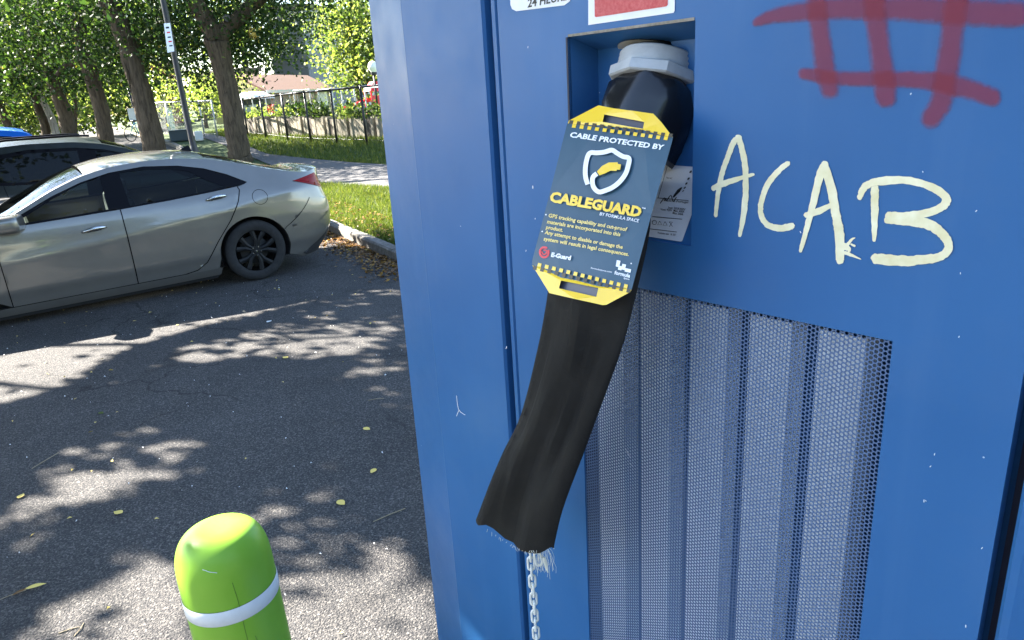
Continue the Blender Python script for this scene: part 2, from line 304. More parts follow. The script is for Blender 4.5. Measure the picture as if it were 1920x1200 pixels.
def inside(p, L):
    x, y = p; c = False; j = len(L)-1
    for i in range(len(L)):
        xi, yi = L[i][0], L[i][1]; xj, yj = L[j][0], L[j][1]
        if (yi > y) != (yj > y) and x < (xj-xi)*(y-yi)/(yj-yi)+xi: c = not c
        j = i
    return c
def spline(pts, n=8):
    P = [np.array(p, float) for p in pts]; out = []
    for i in range(len(P)-1):
        p0 = P[max(i-1, 0)]; p1 = P[i]; p2 = P[i+1]; p3 = P[min(i+2, len(P)-1)]
        for k_ in range(n):
            t = k_/n; out.append(.5*((2*p1)+(-p0+p2)*t+(2*p0-5*p1+4*p2-p3)*t*t+(-p0+3*p1-3*p2+p3)*t**3))
    out.append(P[-1]); return out
def stroke(name, pts, w, m, parent, surf, e=0, n=8, jag=0., fall=False, cap=True, smooth=True):
    """brush stroke ribbon in pixel space laid on a surface"""
    C = spline(pts, n) if smooth else [np.array(p, float) for p in pts]; N = len(C); ws = np.interp(np.linspace(0, 1, N), np.linspace(0, 1, len(w)), w) if hasattr(w, '__len__') else [w]*N
    cols = 5; V = []; A = []
    for i in range(N):
        t = C[min(i+1, N-1)]-C[max(i-1, 0)]; t /= (np.linalg.norm(t)+1e-9); nn = np.array([-t[1], t[0]])
        wl = ws[i]/2
        for c in range(cols):
            u = (c/(cols-1)-.5)*2; j = random.uniform(-jag, jag)*wl if abs(u) == 1 else 0
            p = C[i]+nn*(u*wl+j); V.append(surf(p[0], p[1], e)); A.append(1-abs(u))
    Fc = [(i*cols+c, (i+1)*cols+c, (i+1)*cols+c+1, i*cols+c+1) for i in range(N-1) for c in range(cols-1)]
    if cap:
        for ce, dr, wi in ((0, -1, ws[0]), (N-1, 1, ws[-1])):
            t = C[1]-C[0] if ce == 0 else C[-1]-C[-2]; t = t/(np.linalg.norm(t)+1e-9)*dr; nn = np.array([-t[1], t[0]]); b0 = len(V); V.append(surf(*C[ce], e)); A.append(1)
            for q in range(9):
                a_ = math.pi*q/8; p = C[ce]+(nn*math.cos(a_)+t*math.sin(a_))*wi/2*(1+random.uniform(-jag, jag)); V.append(surf(*p, e)); A.append(0)
            Fc += [(b0, b0+1+q, b0+2+q) for q in range(8)]
    o = obj(name, V, Fc, m, parent)
    if fall:
        at = o.data.attributes.new('fall', 'FLOAT', 'POINT'); at.data.foreach_set('value', np.array(A, dtype=np.float32))
    return o
_tcache = {}
def text_px(name, s, p0, p1, up, m, parent, surf, e=0, bold=.0, label=None):
    cu = bpy.data.curves.new('t', 'FONT'); cu.body = s; cu.offset = bold; cu.resolution_u = 2; o = bpy.data.objects.new('t', cu); COL.objects.link(o)
    dg = bpy.context.evaluated_depsgraph_get(); me = bpy.data.meshes.new_from_object(o.evaluated_get(dg)); bpy.data.objects.remove(o)
    co = np.array([v.co[:2] for v in me.vertices]); fs = [list(p.vertices) for p in me.polygons]; bpy.data.meshes.remove(me)
    x0 = co[:, 0].min(); w = co[:, 0].max()-x0; p0 = np.array(p0, float); p1 = np.array(p1, float); ex = (p1-p0)/w; ey = np.array(up, float)/.73
    V = [surf(*(p0+ex*(c[0]-x0)+ey*c[1]), e) for c in co]; return obj(name, V, fs, m, parent)
ST = tag(empty('charging_station', tuple(COR), CHR), 'tall blue metal charging cabinet with graffiti, recess and perforated panel', 'charging station')
ZT = 2.25; Z0 = .05
FS0 = face(0)
# panels in metres: door with two openings
def panel(name, x0, x1, z0, z1, holes, y, thick, m, parent):
    surf = lambda x, z, e=0: np.array([x, y-e, z])
    o = poly(name, [(x0, z0), (x1, z0), (x1, z1), (x0, z1)], m, parent, surf, 0, thick, [[(a, c), (b, c), (b, d), (a, d)] for a, b, c, d in holes])
    return o
RX0, RX1, RZ0, RZ1 = -.6205, -.4463, 1.682, 1.904
GX0, GX1, GZ0, GZ1 = -.614, -.2355, .62, 1.6245
door = panel('door_panel', -.7425, -.1385, .14, ZT-.06, [(RX0, RX1, RZ0, RZ1), (GX0, GX1, GZ0, GZ1)], 0, .004, BLUE, ST)
MB().box((-.7415, .0045, .14), (-.64, .02, ZT-.06)).box((-.21, .0045, .14), (-.1395, .02, ZT-.06)).build('door_return', BLUE, ST)
# recess: four walls, back and slanted floor
rb = MB(); dp = .15; FY_, FZ_ = .052, 1.802
CSL = .30; RZB = RZ1-CSL*(dp-.0041)
rb.add([(RX0, .0041, RZ0), (RX0, FY_, FZ_), (RX0, dp, FZ_), (RX0, dp, RZB), (RX0, .0041, RZ1)], [(0, 1, 2, 3, 4)])
rb.add([(RX1, .0041, RZ0), (RX1, FY_, FZ_), (RX1, dp, FZ_), (RX1, dp, RZB), (RX1, .0041, RZ1)], [(4, 3, 2, 1, 0)])
rb.add([(RX0, .0041, RZ0), (RX1, .0041, RZ0), (RX1, FY_, FZ_), (RX0, FY_, FZ_), (RX1, dp, FZ_), (RX0, dp, FZ_)], [(0, 1, 2, 3), (3, 2, 4, 5)])
rb.add([(RX0, dp, FZ_), (RX1, dp, FZ_), (RX1, dp, RZB), (RX0, dp, RZB)], [(0, 1, 2, 3)])
rc = loc(1224, 92, 0, CSL, 1, RZ1+CSL*.0041); rcx, rcy, rr = rc[0], min(rc[1], .08), .036; CN = Vector((0, -CSL, -1)).normalized(); CE = Vector((0, 1, -CSL)).normalized(); print('RC', rc)
rc2 = [(rcx+rr*math.cos(a), rcy+rr*math.sin(a)*CE.y) for a in np.linspace(0, 2*math.pi, 25)[:-1]]
rb.build('recess_lining', BLUE, ST)
poly('recess_ceiling', [(RX0, .0041), (RX1, .0041), (RX1, dp), (RX0, dp)], BLUE, ST, lambda x, y, e=0: np.array([x, y, RZ1-CSL*(y-.0041)+e]), 0, 0, [rc2])
RCP = Vector((rcx, rcy, RZ1-CSL*(rcy-.0041))); b = MB(); b.add([tuple(RCP+Vector((r_*math.cos(a), 0, 0))+CE*r_*math.sin(a)-CN*(z_-.001)) for r_, z_ in ((rr+.004, -.001), (rr-.011, -.001), (rr-.011, .03), (.0, .05)) for a in np.linspace(0, 2*math.pi, 33)[:-1]], [(i*32+k_, i*32+(k_+1) % 32, (i+1)*32+(k_+1) % 32, (i+1)*32+k_) for i in range(3) for k_ in range(32)])
o = b.build('gasket_ring', M['ring'], ST, False); o.data.materials.append(M['cable'])
for p_ in o.data.polygons:
    if p_.index >= 32: p_.material_index = 1
gr = MB().box((RX0+.001, -.0006, RZ1+.0), (RX1-.001, .0042, RZ1+.0028)).build('worn_recess_edge', M['grime'], ST)
MB().box((RX0-.0028, -.0006, RZ0), (RX0, .004, RZ1)).build('recess_edge_trim', M['gap'], ST)
# perforated panel: staggered columns of real holes
px, pz = .00392, .0045; V = []; Fc = []; nx = int(round((GX1-GX0)/px)); nz = int(round((GZ1-GZ0)/pz)); hr = .00180
x_ = (GX1-GX0)/nx; z_ = (GZ1-GZ0)/nz; tpl = []
sq = [(-1, -1), (0, -1), (1, -1), (1, 0), (1, 1), (0, 1), (-1, 1), (-1, 0)]
T = np.array([(a*x_/2, 0, c*z_/2) for a, c in sq]+[(hr*math.cos(math.atan2(c*1., a*1.)), 0, hr*math.sin(math.atan2(c*1., a*1.))) for a, c in sq]+[(hr*math.cos(math.atan2(c*1., a*1.)), .0008, hr*math.sin(math.atan2(c*1., a*1.))) for a, c in sq])
TF = np.array([(k_, (k_+1) % 8, 8+(k_+1) % 8, 8+k_) for k_ in range(8)]+[(8+k_, 8+(k_+1) % 8, 16+(k_+1) % 8, 16+k_) for k_ in range(8)])
C0 = []
for i in range(nx):
    for j in range(nz):
        zc = GZ0+(j+.5)*z_+(z_/2 if i % 2 else 0)
        if zc+z_/2 > GZ1+z_*.6: continue
        C0.append((GX0+(i+.5)*x_, .0022, zc))
C0 = np.array(C0); VV = (C0[:, None, :]+T[None]).reshape(-1, 3); FF = (np.arange(len(C0))[:, None, None]*24+TF[None]).reshape(-1, 4)
o = obj('perforated_panel', VV, FF, M['steel'], ST); tag(o, kind='stuff')
# louvres behind and dark box
for s0 in np.arange(GX0+.014, GX1+.03, .0722):
    lb = MB(); zt, zb = GZ1-.006, GZ0+.005; w_ = .0505
    pr = [(s0+.001, .05), (s0+.005, .0095), (s0+.006+w_*.5, .0075), (s0+w_, .0095), (s0+w_+.005, .03)]
    if pr[-1][0] > GX1+.05: break
    V = [(x, y, z) for z in (zb, zt) for x, y in pr]; lb.add(V, [(i, i+1, 6+i-1+0 if False else 5+i+1, 5+i) for i in range(4)]); lb.build('louvre', M['slat'], ST)
MB().add([(GX0-.01, .0045, GZ0-.01), (GX1+.06, .0045, GZ0-.01), (GX1+.06, .0045, GZ1+.006), (GX0-.01, .0045, GZ1+.006), (GX0-.01, .12, GZ0-.01), (GX1+.06, .12, GZ0-.01), (GX1+.06, .12, GZ1+.006), (GX0-.01, .12, GZ1+.006)], [(4, 5, 6, 7), (0, 1, 5, 4), (1, 2, 6, 5), (2, 3, 7, 6), (3, 0, 4, 7)]).build('vent_box', M['inner'], ST)
# left frame post with shallow chamfer, groove with rib, right post
def extr(prof, z0, z1, name, m, sm_=False):
    n = len(prof); V = [(x, y, z0) for x, y in prof]+[(x, y, z1) for x, y in prof]; Fc = [(i, i+1, n+i+1, n+i) for i in range(n-1)]+[list(range(n))[::-1], list(range(n, 2*n))]
    return obj(name, V, Fc, m, ST, sm_)
extr([(-.7725, .045), (-.7725, .004), (-.7755, .0), (-.9625, .0), (-.9655, .0012), (-1.104, .031), (-1.1065, .034), (-1.1065, .72)], .02, ZT, 'frame_post', BLUE)
extr([(.025, .72), (.025, .034), (.0225, .031), (-.114, .0012), (-.118, 0), (-.124, .0), (-.127, .004), (-.127, .045)], .02, ZT, 'frame_post', BLUE)
extr([(-.7724, .03), (-.7424, .03)], .12, ZT-.02, 'door_gap', M['gap'])
extr([(-.1384, .035), (-.1271, .035)], .12, ZT-.02, 'door_gap', M['gap'])
extr([(-.7635, .03), (-.7635, .008), (-.7615, .0055), (-.7545, .0055), (-.7525, .008), (-.7525, .03)], .12, ZT-.02, 'gasket_rib', BLUE)
MB().box((-1.1065, .05, .02), (.025, .72, ZT-.01)).build('cabinet_body', BLUE, ST)
MB().box((-1.12, -.005, ZT+.001), (.04, .74, ZT+.05)).build('cabinet_roof', BLUE, ST)
MB().box((-1.2, -.1, -.02), (.12, .82, .019)).build('concrete_base', M['conc'], ST)
# stickers on the face
SF = face(.0008)
poly('sticker', [(955, -60), (957, 9), (960, 17), (968, 21), (1058, 10), (1069, 2), (1071, -60)], M['white'], ST, SF)
text_px('lettering', '24 HEURES', (989, 14), (1071, -2), (1, -17), M['ink'], ST, SF, .0005, .02)
poly('sticker', [(1103, -60), (1103, 47), (1263, 24), (1265, 20), (1266, -60)], M['white'], ST, SF)
poly('sticker_field', [(1114, -60), (1115, 31), (1118, 32), (1249, 12), (1252, 9), (1252, -60)], M['red'], ST, SF, .0005)
# data label on the slanted recess floor
sl = (FZ_-RZ0)/(FY_-.0041); SR = lambda x, y, e=0: loc(x, y, 0, -sl, 1, RZ0-sl*.0041+(.0010+e)*sl)
poly('data_label', [(1200, 305), (1247, 309), (1306, 313), (1297, 402), (1279, 452), (1276, 453), (1200, 441)], M['spec'], ST, SR)
for p0, p1 in (((1232, 371), (1291, 376)), ((1223, 406), (1279, 411)), ((1218, 429), (1269, 435)), ((1251, 312), (1234, 371))): stroke('label_rule', [p0, p1], 1.1, M['ink'], ST, SR, .0004, 2, cap=False)
for s_, p0, p1, h_ in (('Iout: 200A/400V', (1253, 391), (1285, 395), 4.5), ('Vout: 920V  Max: 400A', (1238, 394), (1283, 399), 4.2), ('Max 200A', (1261, 401), (1281, 404), 4.2), ('Production date   06 2021', (1233, 438), (1267, 442), 3.6), ('Input AC', (1249, 334), (1260, 336), 3), ('Made in Portugal', (1245, 377), (1290, 381), 4)):
    text_px('label_print', s_, p0, p1, (.6, -h_), M['ink'], ST, SR, .0004, .015)
def ring_px(name, c, r, w, n, m, surf, e, rot=0, parent=ST, sx=1): stroke(name, [(c[0]+sx*r*math.cos(rot+2*math.pi*i/n), c[1]+r*math.sin(rot+2*math.pi*i/n)) for i in range(n+1)], w, m, parent, surf, e, 1, cap=False, smooth=False)
ring_px('label_symbol', (1227, 417), 4, .9, 12, M['ink'], SR, .0004)
for c in ((1237, 419), (1247, 420)): ring_px('label_symbol', c, 4.6, .9, 3, M['ink'], SR, .0004, -math.pi/2)
stroke('label_symbol', [(1255, 416), (1261, 425), (1255, 425), (1261, 416), (1255, 416)], .9, M['ink'], ST, SR, .0004, 1, smooth=False, cap=False)
stroke('label_scrawl', [(1278, 352), (1272, 358), (1263, 369)], [2, 6, 3], M['ink'], ST, SR, .0005, 4)
stroke('label_scrawl', [(1238, 381), (1246, 371), (1250, 376), (1258, 366), (1262, 378), (1268, 370)], 1.6, M['ink'], ST, SR, .0005, 4)
for x, y, r in ((1296, 321, 3), (1292, 334, 3), (1288, 343, 2.6), (1285, 351, 2.2), (1282, 357, 1.4)): stroke('label_scrawl', [(x, y), (x-2, y+2)], r, M['ink'], ST, SR, .0005, 2)
# paint marker letters
SG = face(.0007); MK = M['marker']
def mk(pts, w, n=7): stroke('graffiti_stroke', pts, [x_*1.12 for x_ in w], MK, ST, SG, random.uniform(0, .0003), n, .1, True)
mk([(1386, 258), (1376, 266), (1366, 290), (1354, 325), (1346, 365), (1342, 404)], [9, 10, 9, 8, 6])
mk([(1384, 258), (1390, 275), (1397, 310), (1398, 360), (1394, 405), (1387, 441)], [10, 10, 10, 10, 6]); mk([(1338, 353), (1355, 345), (1385, 335), (1412, 327)], [9, 11, 8, 5])
mk([(1477, 307), (1462, 318), (1440, 345), (1427, 380), (1428, 405), (1440, 422), (1462, 428), (1484, 424)], [9, 10, 9, 9, 11, 12])
mk([(1546, 308), (1537, 330), (1525, 380), (1512, 430), (1501, 470)], [12, 13, 12, 9, 6]); mk([(1546, 310), (1558, 350), (1567, 400), (1574, 440), (1575, 488)], [13, 15, 15, 16, 13]); mk([(1512, 403), (1535, 396), (1558, 385)], [9, 11, 8])
mk([(1612, 370), (1622, 350), (1650, 340), (1700, 338), (1745, 350), (1772, 368), (1772, 382), (1750, 396), (1700, 406), (1668, 406)], [9, 14, 14, 12, 14, 15, 13, 15, 17])
mk([(1640, 352), (1640, 400), (1639, 450)], [14, 13, 6]); mk([(1664, 412), (1700, 414), (1740, 420), (1768, 440), (1779, 462), (1765, 480), (1730, 487), (1690, 489), (1643, 485)], [12, 16, 18, 16, 14, 14, 16, 18, 18])
mk([(1583, 462), (1592, 468), (1590, 474)], [12, 7, 2]); mk([(1585, 474), (1598, 479), (1614, 486)], [6, 5, 1.5]); mk([(1588, 460), (1597, 449), (1603, 446)], [6, 4, 1.5]); mk([(1596, 458), (1602, 461)], [3, 4])
# red spray grid
def sp(pts, w): stroke('spray_stroke', pts, [x_*1.18 for x_ in w], M['spray'], ST, SF, random.uniform(.0001, .0007), 10, 0, True)
sp([(1418, 42), (1450, 30), (1500, 22), (1560, 17), (1640, 15), (1720, 17), (1800, 23), (1910, 26)], [16, 26, 34, 38, 42, 46, 48, 48])
sp([(1530, -40), (1532, 20), (1540, 80), (1548, 130), (1556, 168)], [36, 36, 36, 38, 34]); sp([(1634, -40), (1640, 20), (1650, 90), (1656, 140), (1661, 182)], [38, 40, 40, 42, 38]); sp([(1800, -40), (1790, 20), (1782, 90), (1772, 150), (1765, 190), (1745, 222)], [40, 42, 42, 42, 40, 36])
sp([(1508, 138), (1560, 146), (1640, 148), (1720, 150), (1790, 160), (1860, 182)], [22, 26, 28, 30, 38, 34])
# scratches
for pts in (((856, 742), (860, 768), (872, 778)), ((860, 770), (856, 780)), ((1172, 840), (1182, 858)), ((1180, 868), (1186, 874))): stroke('scratch', pts, .8, M['wht'], ST, SG, .0001, 3)
for _ in range(26):
    x = random.choice([random.uniform(940, 1050), random.uniform(1330, 1890), random.uniform(1700, 1850)]); y = random.uniform(20, 1180)
    if 1180 < x < 1680 and y > 500: continue
    stroke('paint_chip', [(x, y), (x+random.uniform(-2, 2), y+random.uniform(1, 4))], random.uniform(.9, 1.8), M['wht'], ST, SG, .0001, 2)
DPATCH = mat('darker_blue_patch', (.026, .115, .32), .3, 0, .25)  # slightly darker blue for a decal that is switched off
0 and poly('darker_blue_decal', [(1018, 112), (1023, 117), (1031, 222), (1000, 213), (984, 204), (996, 150)], DPATCH, ST, face(.0004))
# cable gland in the recess
GC = loc(1229, 152, 0, 1, 0, .05); GB = loc(1206, 255, 0, 1, 0, .026); ga = Vector(GC-GB).normalized(); GM = Matrix.Translation(Vector(GC))@ga.to_track_quat('Z', 'Y').to_matrix().to_4x4()
gl = empty('cable_gland', (0, 0, 0), 0, ST)
b = MB(); pr = []
for i in range(7): pr += [(.0458 if i % 2 else .0442, .0105+i*.0024)]
pr += [(.040, .0265), (.036, .0262), (.034, .018)]; b.lathe([(.045, .0)]+pr, 40, GM); b.build('threaded_ring', M['pvc'], gl, True)
b = MB(); hexp = [(.0505, -.006), (.053, -.0045), (.053, .0055), (.0505, .007), (.040, .0075)]; b.lathe([(.03, -.0065)]+hexp, 8, GM); b.build('lock_nut', M['pvc'], gl)
b = MB(); top = Vector(GC)+ga*.04; b.tube([tuple(top-ga*.02), tuple(top+ga*.01), tuple(RCP+CN*.01), tuple(RCP-CN*.05)], [.030, .0305, .0285, .027], 24, 0, False); b.build('cable', M['cable'], gl, True)

# ------------------------------------------------------------------ cable sleeve with tag (hangs on the cable)
SL = tag(empty('cable_sleeve', tuple(COR), CHR), 'cut black fabric cable sleeve hanging down the blue cabinet with frayed end', 'cable sleeve')
Lp = [(1152, 205), (1120, 300), (1085, 400), (1045, 490), (1028, 575), (1009, 660), (978, 776), (945, 845), (921, 903), (896, 973)]
Rp = [(1285, 215), (1236, 300), (1217, 370), (1212, 450), (1186, 572), (1166, 650), (1125, 765), (1091, 858), (1062, 935), (1037, 1012)]
yd = [.02, -.005, -.03, -.06, -.085, -.095, -.105, -.112, -.118, -.12]
Ls = spline(Lp, 7); Rs = spline(Rp, 7); N = len(Ls); K = 44; V = []
for i in range(N):
    t = i/(N-1); y0 = np.interp(t, np.linspace(0, 1, 10), yd); l_ = loc(*Ls[i], 0, 1, 0, y0); r_ = loc(*Rs[i], 0, 1, 0, y0+.012); c_ = (l_+r_)/2; hx = (r_-l_)/2; th = np.interp(t, [0, .3, .5, .8, 1], [.036, .028, .017, .012, .009])
    for k_ in range(K):
        a = 2*math.pi*k_/K; ca, sa = math.cos(a), math.sin(a); u = abs(ca)**.85*math.copysign(1, ca)
        f = 0.
        if sa < 0:
            f = .0056*math.sin(4.4*u+2.6*t*3+.6)*(1-abs(u))**.4*(.5+t)+.0036*math.sin(11*u-7*t+1)*(1-abs(u))*(1-.3*t)+.0016*math.sin(21*u+13*t)*(1-abs(u))
            f += -.0075*math.exp(-((u-.28+.9*(t-.75))/.10)**2)*math.exp(-((t-.72)/.16)**2)+.006*math.exp(-((u-.1-.6*(t-.55))/.08)**2)*math.exp(-((t-.6)/.16)**2)
            if t > .36: f += -.0020*math.exp(-((u+.72)/.03)**2)+(-.0016 if u < -.74 and u > -.97 else 0)+.0010*math.sin(34*u+5*math.sin(9*t)+22*t)*(1-abs(u))
        dz = 0
        if t > .93: dz = -(t-.93)/.07*(.022*max(0, 1-((u-.35)/.95)**2)+.002*math.sin(k_*7.3))+.0*u
        p = c_+hx*u+np.array([0, th*abs(sa)**1.15*math.copysign(1, sa)+f, dz]); V.append(p)
Fc = [(i*K+k_, i*K+(k_+1) % K, (i+1)*K+(k_+1) % K, (i+1)*K+k_) for i in range(N-1) for k_ in range(K)]
cut = int(N*.18); Fc1 = [f for f in Fc if f[0]//K < cut+3]; Fc2 = [f for f in Fc if f[0]//K >= cut]
o = obj('sleeve_fabric', V, Fc2, M['fabric'], SL, True)
# hem stitching lines
def on_sleeve(t, u, e=.0012):
    i = min(int(t*(N-1)), N-1); best = None
    for k_ in range(K//2, K):
        a = 2*math.pi*k_/K; ca = math.cos(a); uu = abs(ca)**.85*math.copysign(1, ca)
        if best is None or abs(uu-u) < best[0]: best = (abs(uu-u), k_)
    p = np.array(V[i*K+best[1]]).copy(); q = np.array(V[i*K+(best[1]+1) % K]); p[1] = min(p[1], q[1])-e; return p
for u in (-.80,):
    b = MB()
    for t in np.arange(.42, .985, .011): b.tube([on_sleeve(t, u), on_sleeve(t+.007, u)], .0005, 4)
    tag(b.build('stitching', M['ink'], SL), kind='stuff')
# taped bulb below the nut
b = MB(); bl = []; 
for i, (z, r) in enumerate([(-.006, .044), (-.014, .0495), (-.035, .0505), (-.055, .0485), (-.075, .047), (-.085, .044), (-.095, .040)]): bl.append((r, z))
b.lathe(bl[::-1], 36, GM); 
for i, p in enumerate(b.v):
    k_ = i % 36; r = i//36; q = Vector(p); n_ = (q-Vector(GC)); n_ -= ga*n_.dot(ga); n_.normalize(); d_ = .0022*math.sin(k_*.52+r*1.3)+.0016*math.sin(k_*1.3-r*1.1); b.v[i] = tuple(q+n_*d_)
b.build('taped_collar', M['tape'], SL, True)
# frayed fibres and tufts
b = MB(); e0 = loc(1020, 1035, 0, 1, 0, -.11); rnd = random.Random(3)
for i in range(24):
    p = loc(1014+rnd.uniform(-10, 16), 1026+rnd.uniform(-4, 8), 0, 1, 0, -.112); pts = [p]
    for k_ in range(5): p = p+np.array([rnd.uniform(-.0028, .0034), rnd.uniform(-.002, .002), -rnd.uniform(.002, .011)]); pts.append(p)
    b.tube(pts, .00022, 3)
for i in range(22):
    t = rnd.random(); x = 898+t*115; y = 977+55*min(1, t*1.4)**.8; p = loc(x, y, 0, 1, 0, -.125); q = p+np.array([rnd.uniform(-.003, .003), -.001, -rnd.uniform(.001, .006)]); b.tube([p, q], .00028, 3)
b.build('frayed_thread', M['thread'], SL)
b = MB(); p = loc(1020, 1045, 0, 1, 0, -.108); b.tube([p, p+np.array([.002, 0, -.006]), p+np.array([.004, 0, -.014]), p+np.array([.006, 0, -.02])], [.002, .0028, .0022, .0006], 7, .15); b.build('fibre_tuft', M['thread'], SL)
# tag plate
TG = tag(empty('warning_tag', tuple(COR), CHR), 'blue and yellow CABLEGUARD warning tag strapped to the black sleeve', 'tag')
tsl = .09/.22; nrm_ = 1/math.hypot(1, tsl)
TS = lambda x, y, e=0: loc(x, y, 0, 1, -tsl, -.035-tsl*1.82-e/nrm_-.004*math.exp(-((x-(1130-(y-385)*.29))/60.)**2))
TO = [(1063, 233), (1067, 226), (1122, 197.5), (1150, 203), (1185, 207.5), (1225, 213), (1240, 229), (1262, 257), (1260, 266), (1222, 400), (1185, 541), (1181, 548), (1137, 571.5), (1130, 572), (1080, 561), (1030, 549.5), (1012, 520), (997.5, 497), (998, 488), (1030, 365)]
sl1 = [(1133, 214.5), (1208, 228.5), (1205.5, 241.5), (1130, 228.5)]; sl2 = [(1052, 526), (1122, 540), (1118, 556.5), (1048, 540.5)]
poly('tag_plate', TO, M['navy'], TG, TS, 0, .0016, [sl1, sl2])
poly('tag_yellow_end', [(1064.5, 231), (1067, 226), (1122, 197.5), (1150, 203), (1185, 207.5), (1225, 213), (1240, 229), (1261.5, 257.5)], M['yel'], TG, TS, .0006, 0, [sl1])
poly('tag_yellow_end', [(998, 497.5), (1184, 543.5), (1181, 548), (1137, 571.5), (1130, 572), (1080, 561), (1030, 549.5), (1012, 520)], M['yel'], TG, TS, .0006, 0, [sl2])
def checks(A, B, up, nn, first_up):
    A = np.array(A, float); B = np.array(B, float); up = np.array(up, float); d = (B-A)/nn
    for i in range(nn):
        a0 = A+d*i; a1 = A+d*(i+1)
        if i % 2 == 0: poly('tag_check', [a0, a1, a1+up*first_up, a0+up*first_up], M['chk'], TG, TS, .0010)
        else: poly('tag_check', [a0, a1, a1-up*first_up, a0-up*first_up], M['yel'], TG, TS, .0010)
checks((1066.5, 231.5), (1260, 257.5), (1.8, -6.5), 27, 1); checks((1000.5, 498), (1182.5, 542.5), (1.8, -7), 27, -1)
def tt(s_, p0, p1, up, m, bold=.02, name='tag_lettering'): text_px(name, s_, p0, p1, up, m, TG, TS, .0010, bold)
tt('CABLE PROTECTED BY', (1067.5, 256.5), (1243, 281), (3.6, -9.5), M['wht'], .035)
tt('CABLEGUARD', (1029.5, 377), (1200.5, 406.5), (4.6, -18.5), M['yel'], .05); tt('TM', (1203, 391), (1210, 392), (.6, -2.5), M['wht'])
tt('BY FORMULA SPACE', (1124, 403.5), (1197, 417), (1.8, -6), M['wht'], .01)
for s_, p0, p1 in (('GPS tracking capability and cut-proof', (1028, 407), (1175, 433.5)), ('materials are incorporated into this', (1025.5, 418.5), (1162.5, 443)), ('product.', (1023.5, 429), (1055, 434.5)), ('Any attempt to disable or damage the', (1021, 438.5), (1167, 466.5)), ('system will result in legal consequences.', (1019, 450.5), (1178.5, 480))):
    tt(s_, p0, p1, (1.8, -7.2), M['paleyel'], .022)
for c in ((1023.5, 402.5), (1016.5, 434)): stroke('tag_bullet', [c, (c[0]+.2, c[1])], 2.6, M['wht'], TG, TS, .001, 2)
tt('E-Guard', (1033, 481), (1069.5, 487.5), (1.8, -8), M['wht'], .05); tt('formula', (1151.5, 514), (1181, 520.5), (1.6, -7), M['wht'], .03); tt('Space', (1169, 522.5), (1180, 525), (.8, -3), M['wht'], .02); tt('formulaspace.com', (1107.5, 503.5), (1147, 511.5), (.8, -3), M['wht'], .01)
for qd in ([(1156.5, 487.5), (1163.5, 489), (1161, 501), (1154.5, 499.5)], [(1160, 498), (1167, 499.5), (1165, 507), (1158.5, 505.5)], [(1167, 494.5), (1174, 496), (1171.5, 506.5), (1164.7, 505)], [(1172.5, 502.5), (1183.5, 505), (1182, 511.5), (1171, 509)]): poly('tag_logo_block', qd, M['wht'], TG, TS, .001)
stroke('tag_dot', [(1183.3, 494), (1183.6, 494)], 2.4, M['wht'], TG, TS, .001, 2)
dm = (1020.5, 473); rot = .2
stroke('tag_logo_ring', [(dm[0]+8.2*math.cos(rot+a), dm[1]+9.5*math.sin(rot+a)) for a in np.arange(-.5, 5.6, math.pi/2*.5)], 4, M['redp'], TG, TS, .001, 3); stroke('tag_logo_ring', [(1016, 472), (1019, 477), (1024, 475), (1025, 470), (1020, 469)], 2.4, M['redp'], TG, TS, .0012, 3)
Z5 = lambda x, y: (1040+x/6.317, 240+y/6.317)
stroke('tag_shield', [Z5(*p) for p in ((392, 668), (368, 590), (362, 500), (374, 400), (398, 320), (432, 292), (500, 294), (590, 285), (676, 262), (740, 298), (810, 338), (880, 358), (872, 440), (840, 540), (775, 630), (690, 700), (600, 740), (525, 757), (470, 715), (447, 650), (455, 580), (500, 540))], 8.8, M['wht'], TG, TS, .0010, 4, cap=False)
poly('tag_plug_icon', [Z5(*p) for p in ((500, 515), (560, 450), (640, 408), (745, 405), (748, 425), (786, 430), (776, 497), (737, 492), (733, 508), (660, 505), (600, 535), (530, 562))], M['yel'], TG, TS, .0012)
for sl_ in (sl1, sl2):
    c = np.mean(sl_, 0); q = [c+(np.array(p)-c)*1.12 for p in sl_]; poly('tag_strap', [tuple(p) for p in q], M['strap'], TG, TS, -.0045, .001)
# chain
CH = tag(empty('chain', tuple(COR), CHR), 'galvanised steel link chain hanging below the cut black sleeve', 'chain')
def link_mesh():
    b = MB(); L_, w_, r_ = .0062, .0042, .00165; pts = []
    for a in np.linspace(0, math.pi, 7): pts.append((w_*math.cos(a), 0, L_+w_*math.sin(a)))
    for a in np.linspace(math.pi, 2*math.pi, 7): pts.append((w_*math.cos(a), 0, -L_+w_*math.sin(a)))
    n = len(pts); seg = 7; V = []
    for i in range(n):
        t = np.array(pts[(i+1) % n])-np.array(pts[i-1]); t /= np.linalg.norm(t); s_ = np.cross(t, [0, 1, 0]); s_ /= np.linalg.norm(s_)
        for k_ in range(seg): a = 2*math.pi*k_/seg; V.append(np.array(pts[i])+r_*(s_*math.cos(a)+np.array([0, 1, 0])*math.sin(a)))
    return V, [(i*seg+k_, i*seg+(k_+1) % seg, ((i+1) % n)*seg+(k_+1) % seg, ((i+1) % n)*seg+k_) for i in range(n) for k_ in range(seg)]
lv, lf = link_mesh(); first = obj('chain_link', lv, lf, M['zinc'], CH, True)
c0 = loc(993, 1020, 0, 1, 0, -.095); c1 = loc(1006, 1200, 0, 1, 0, -.095); dz = (c0[2]-c1[2]); pitch = .0142; nl = int((c0[2]-.06)/pitch)
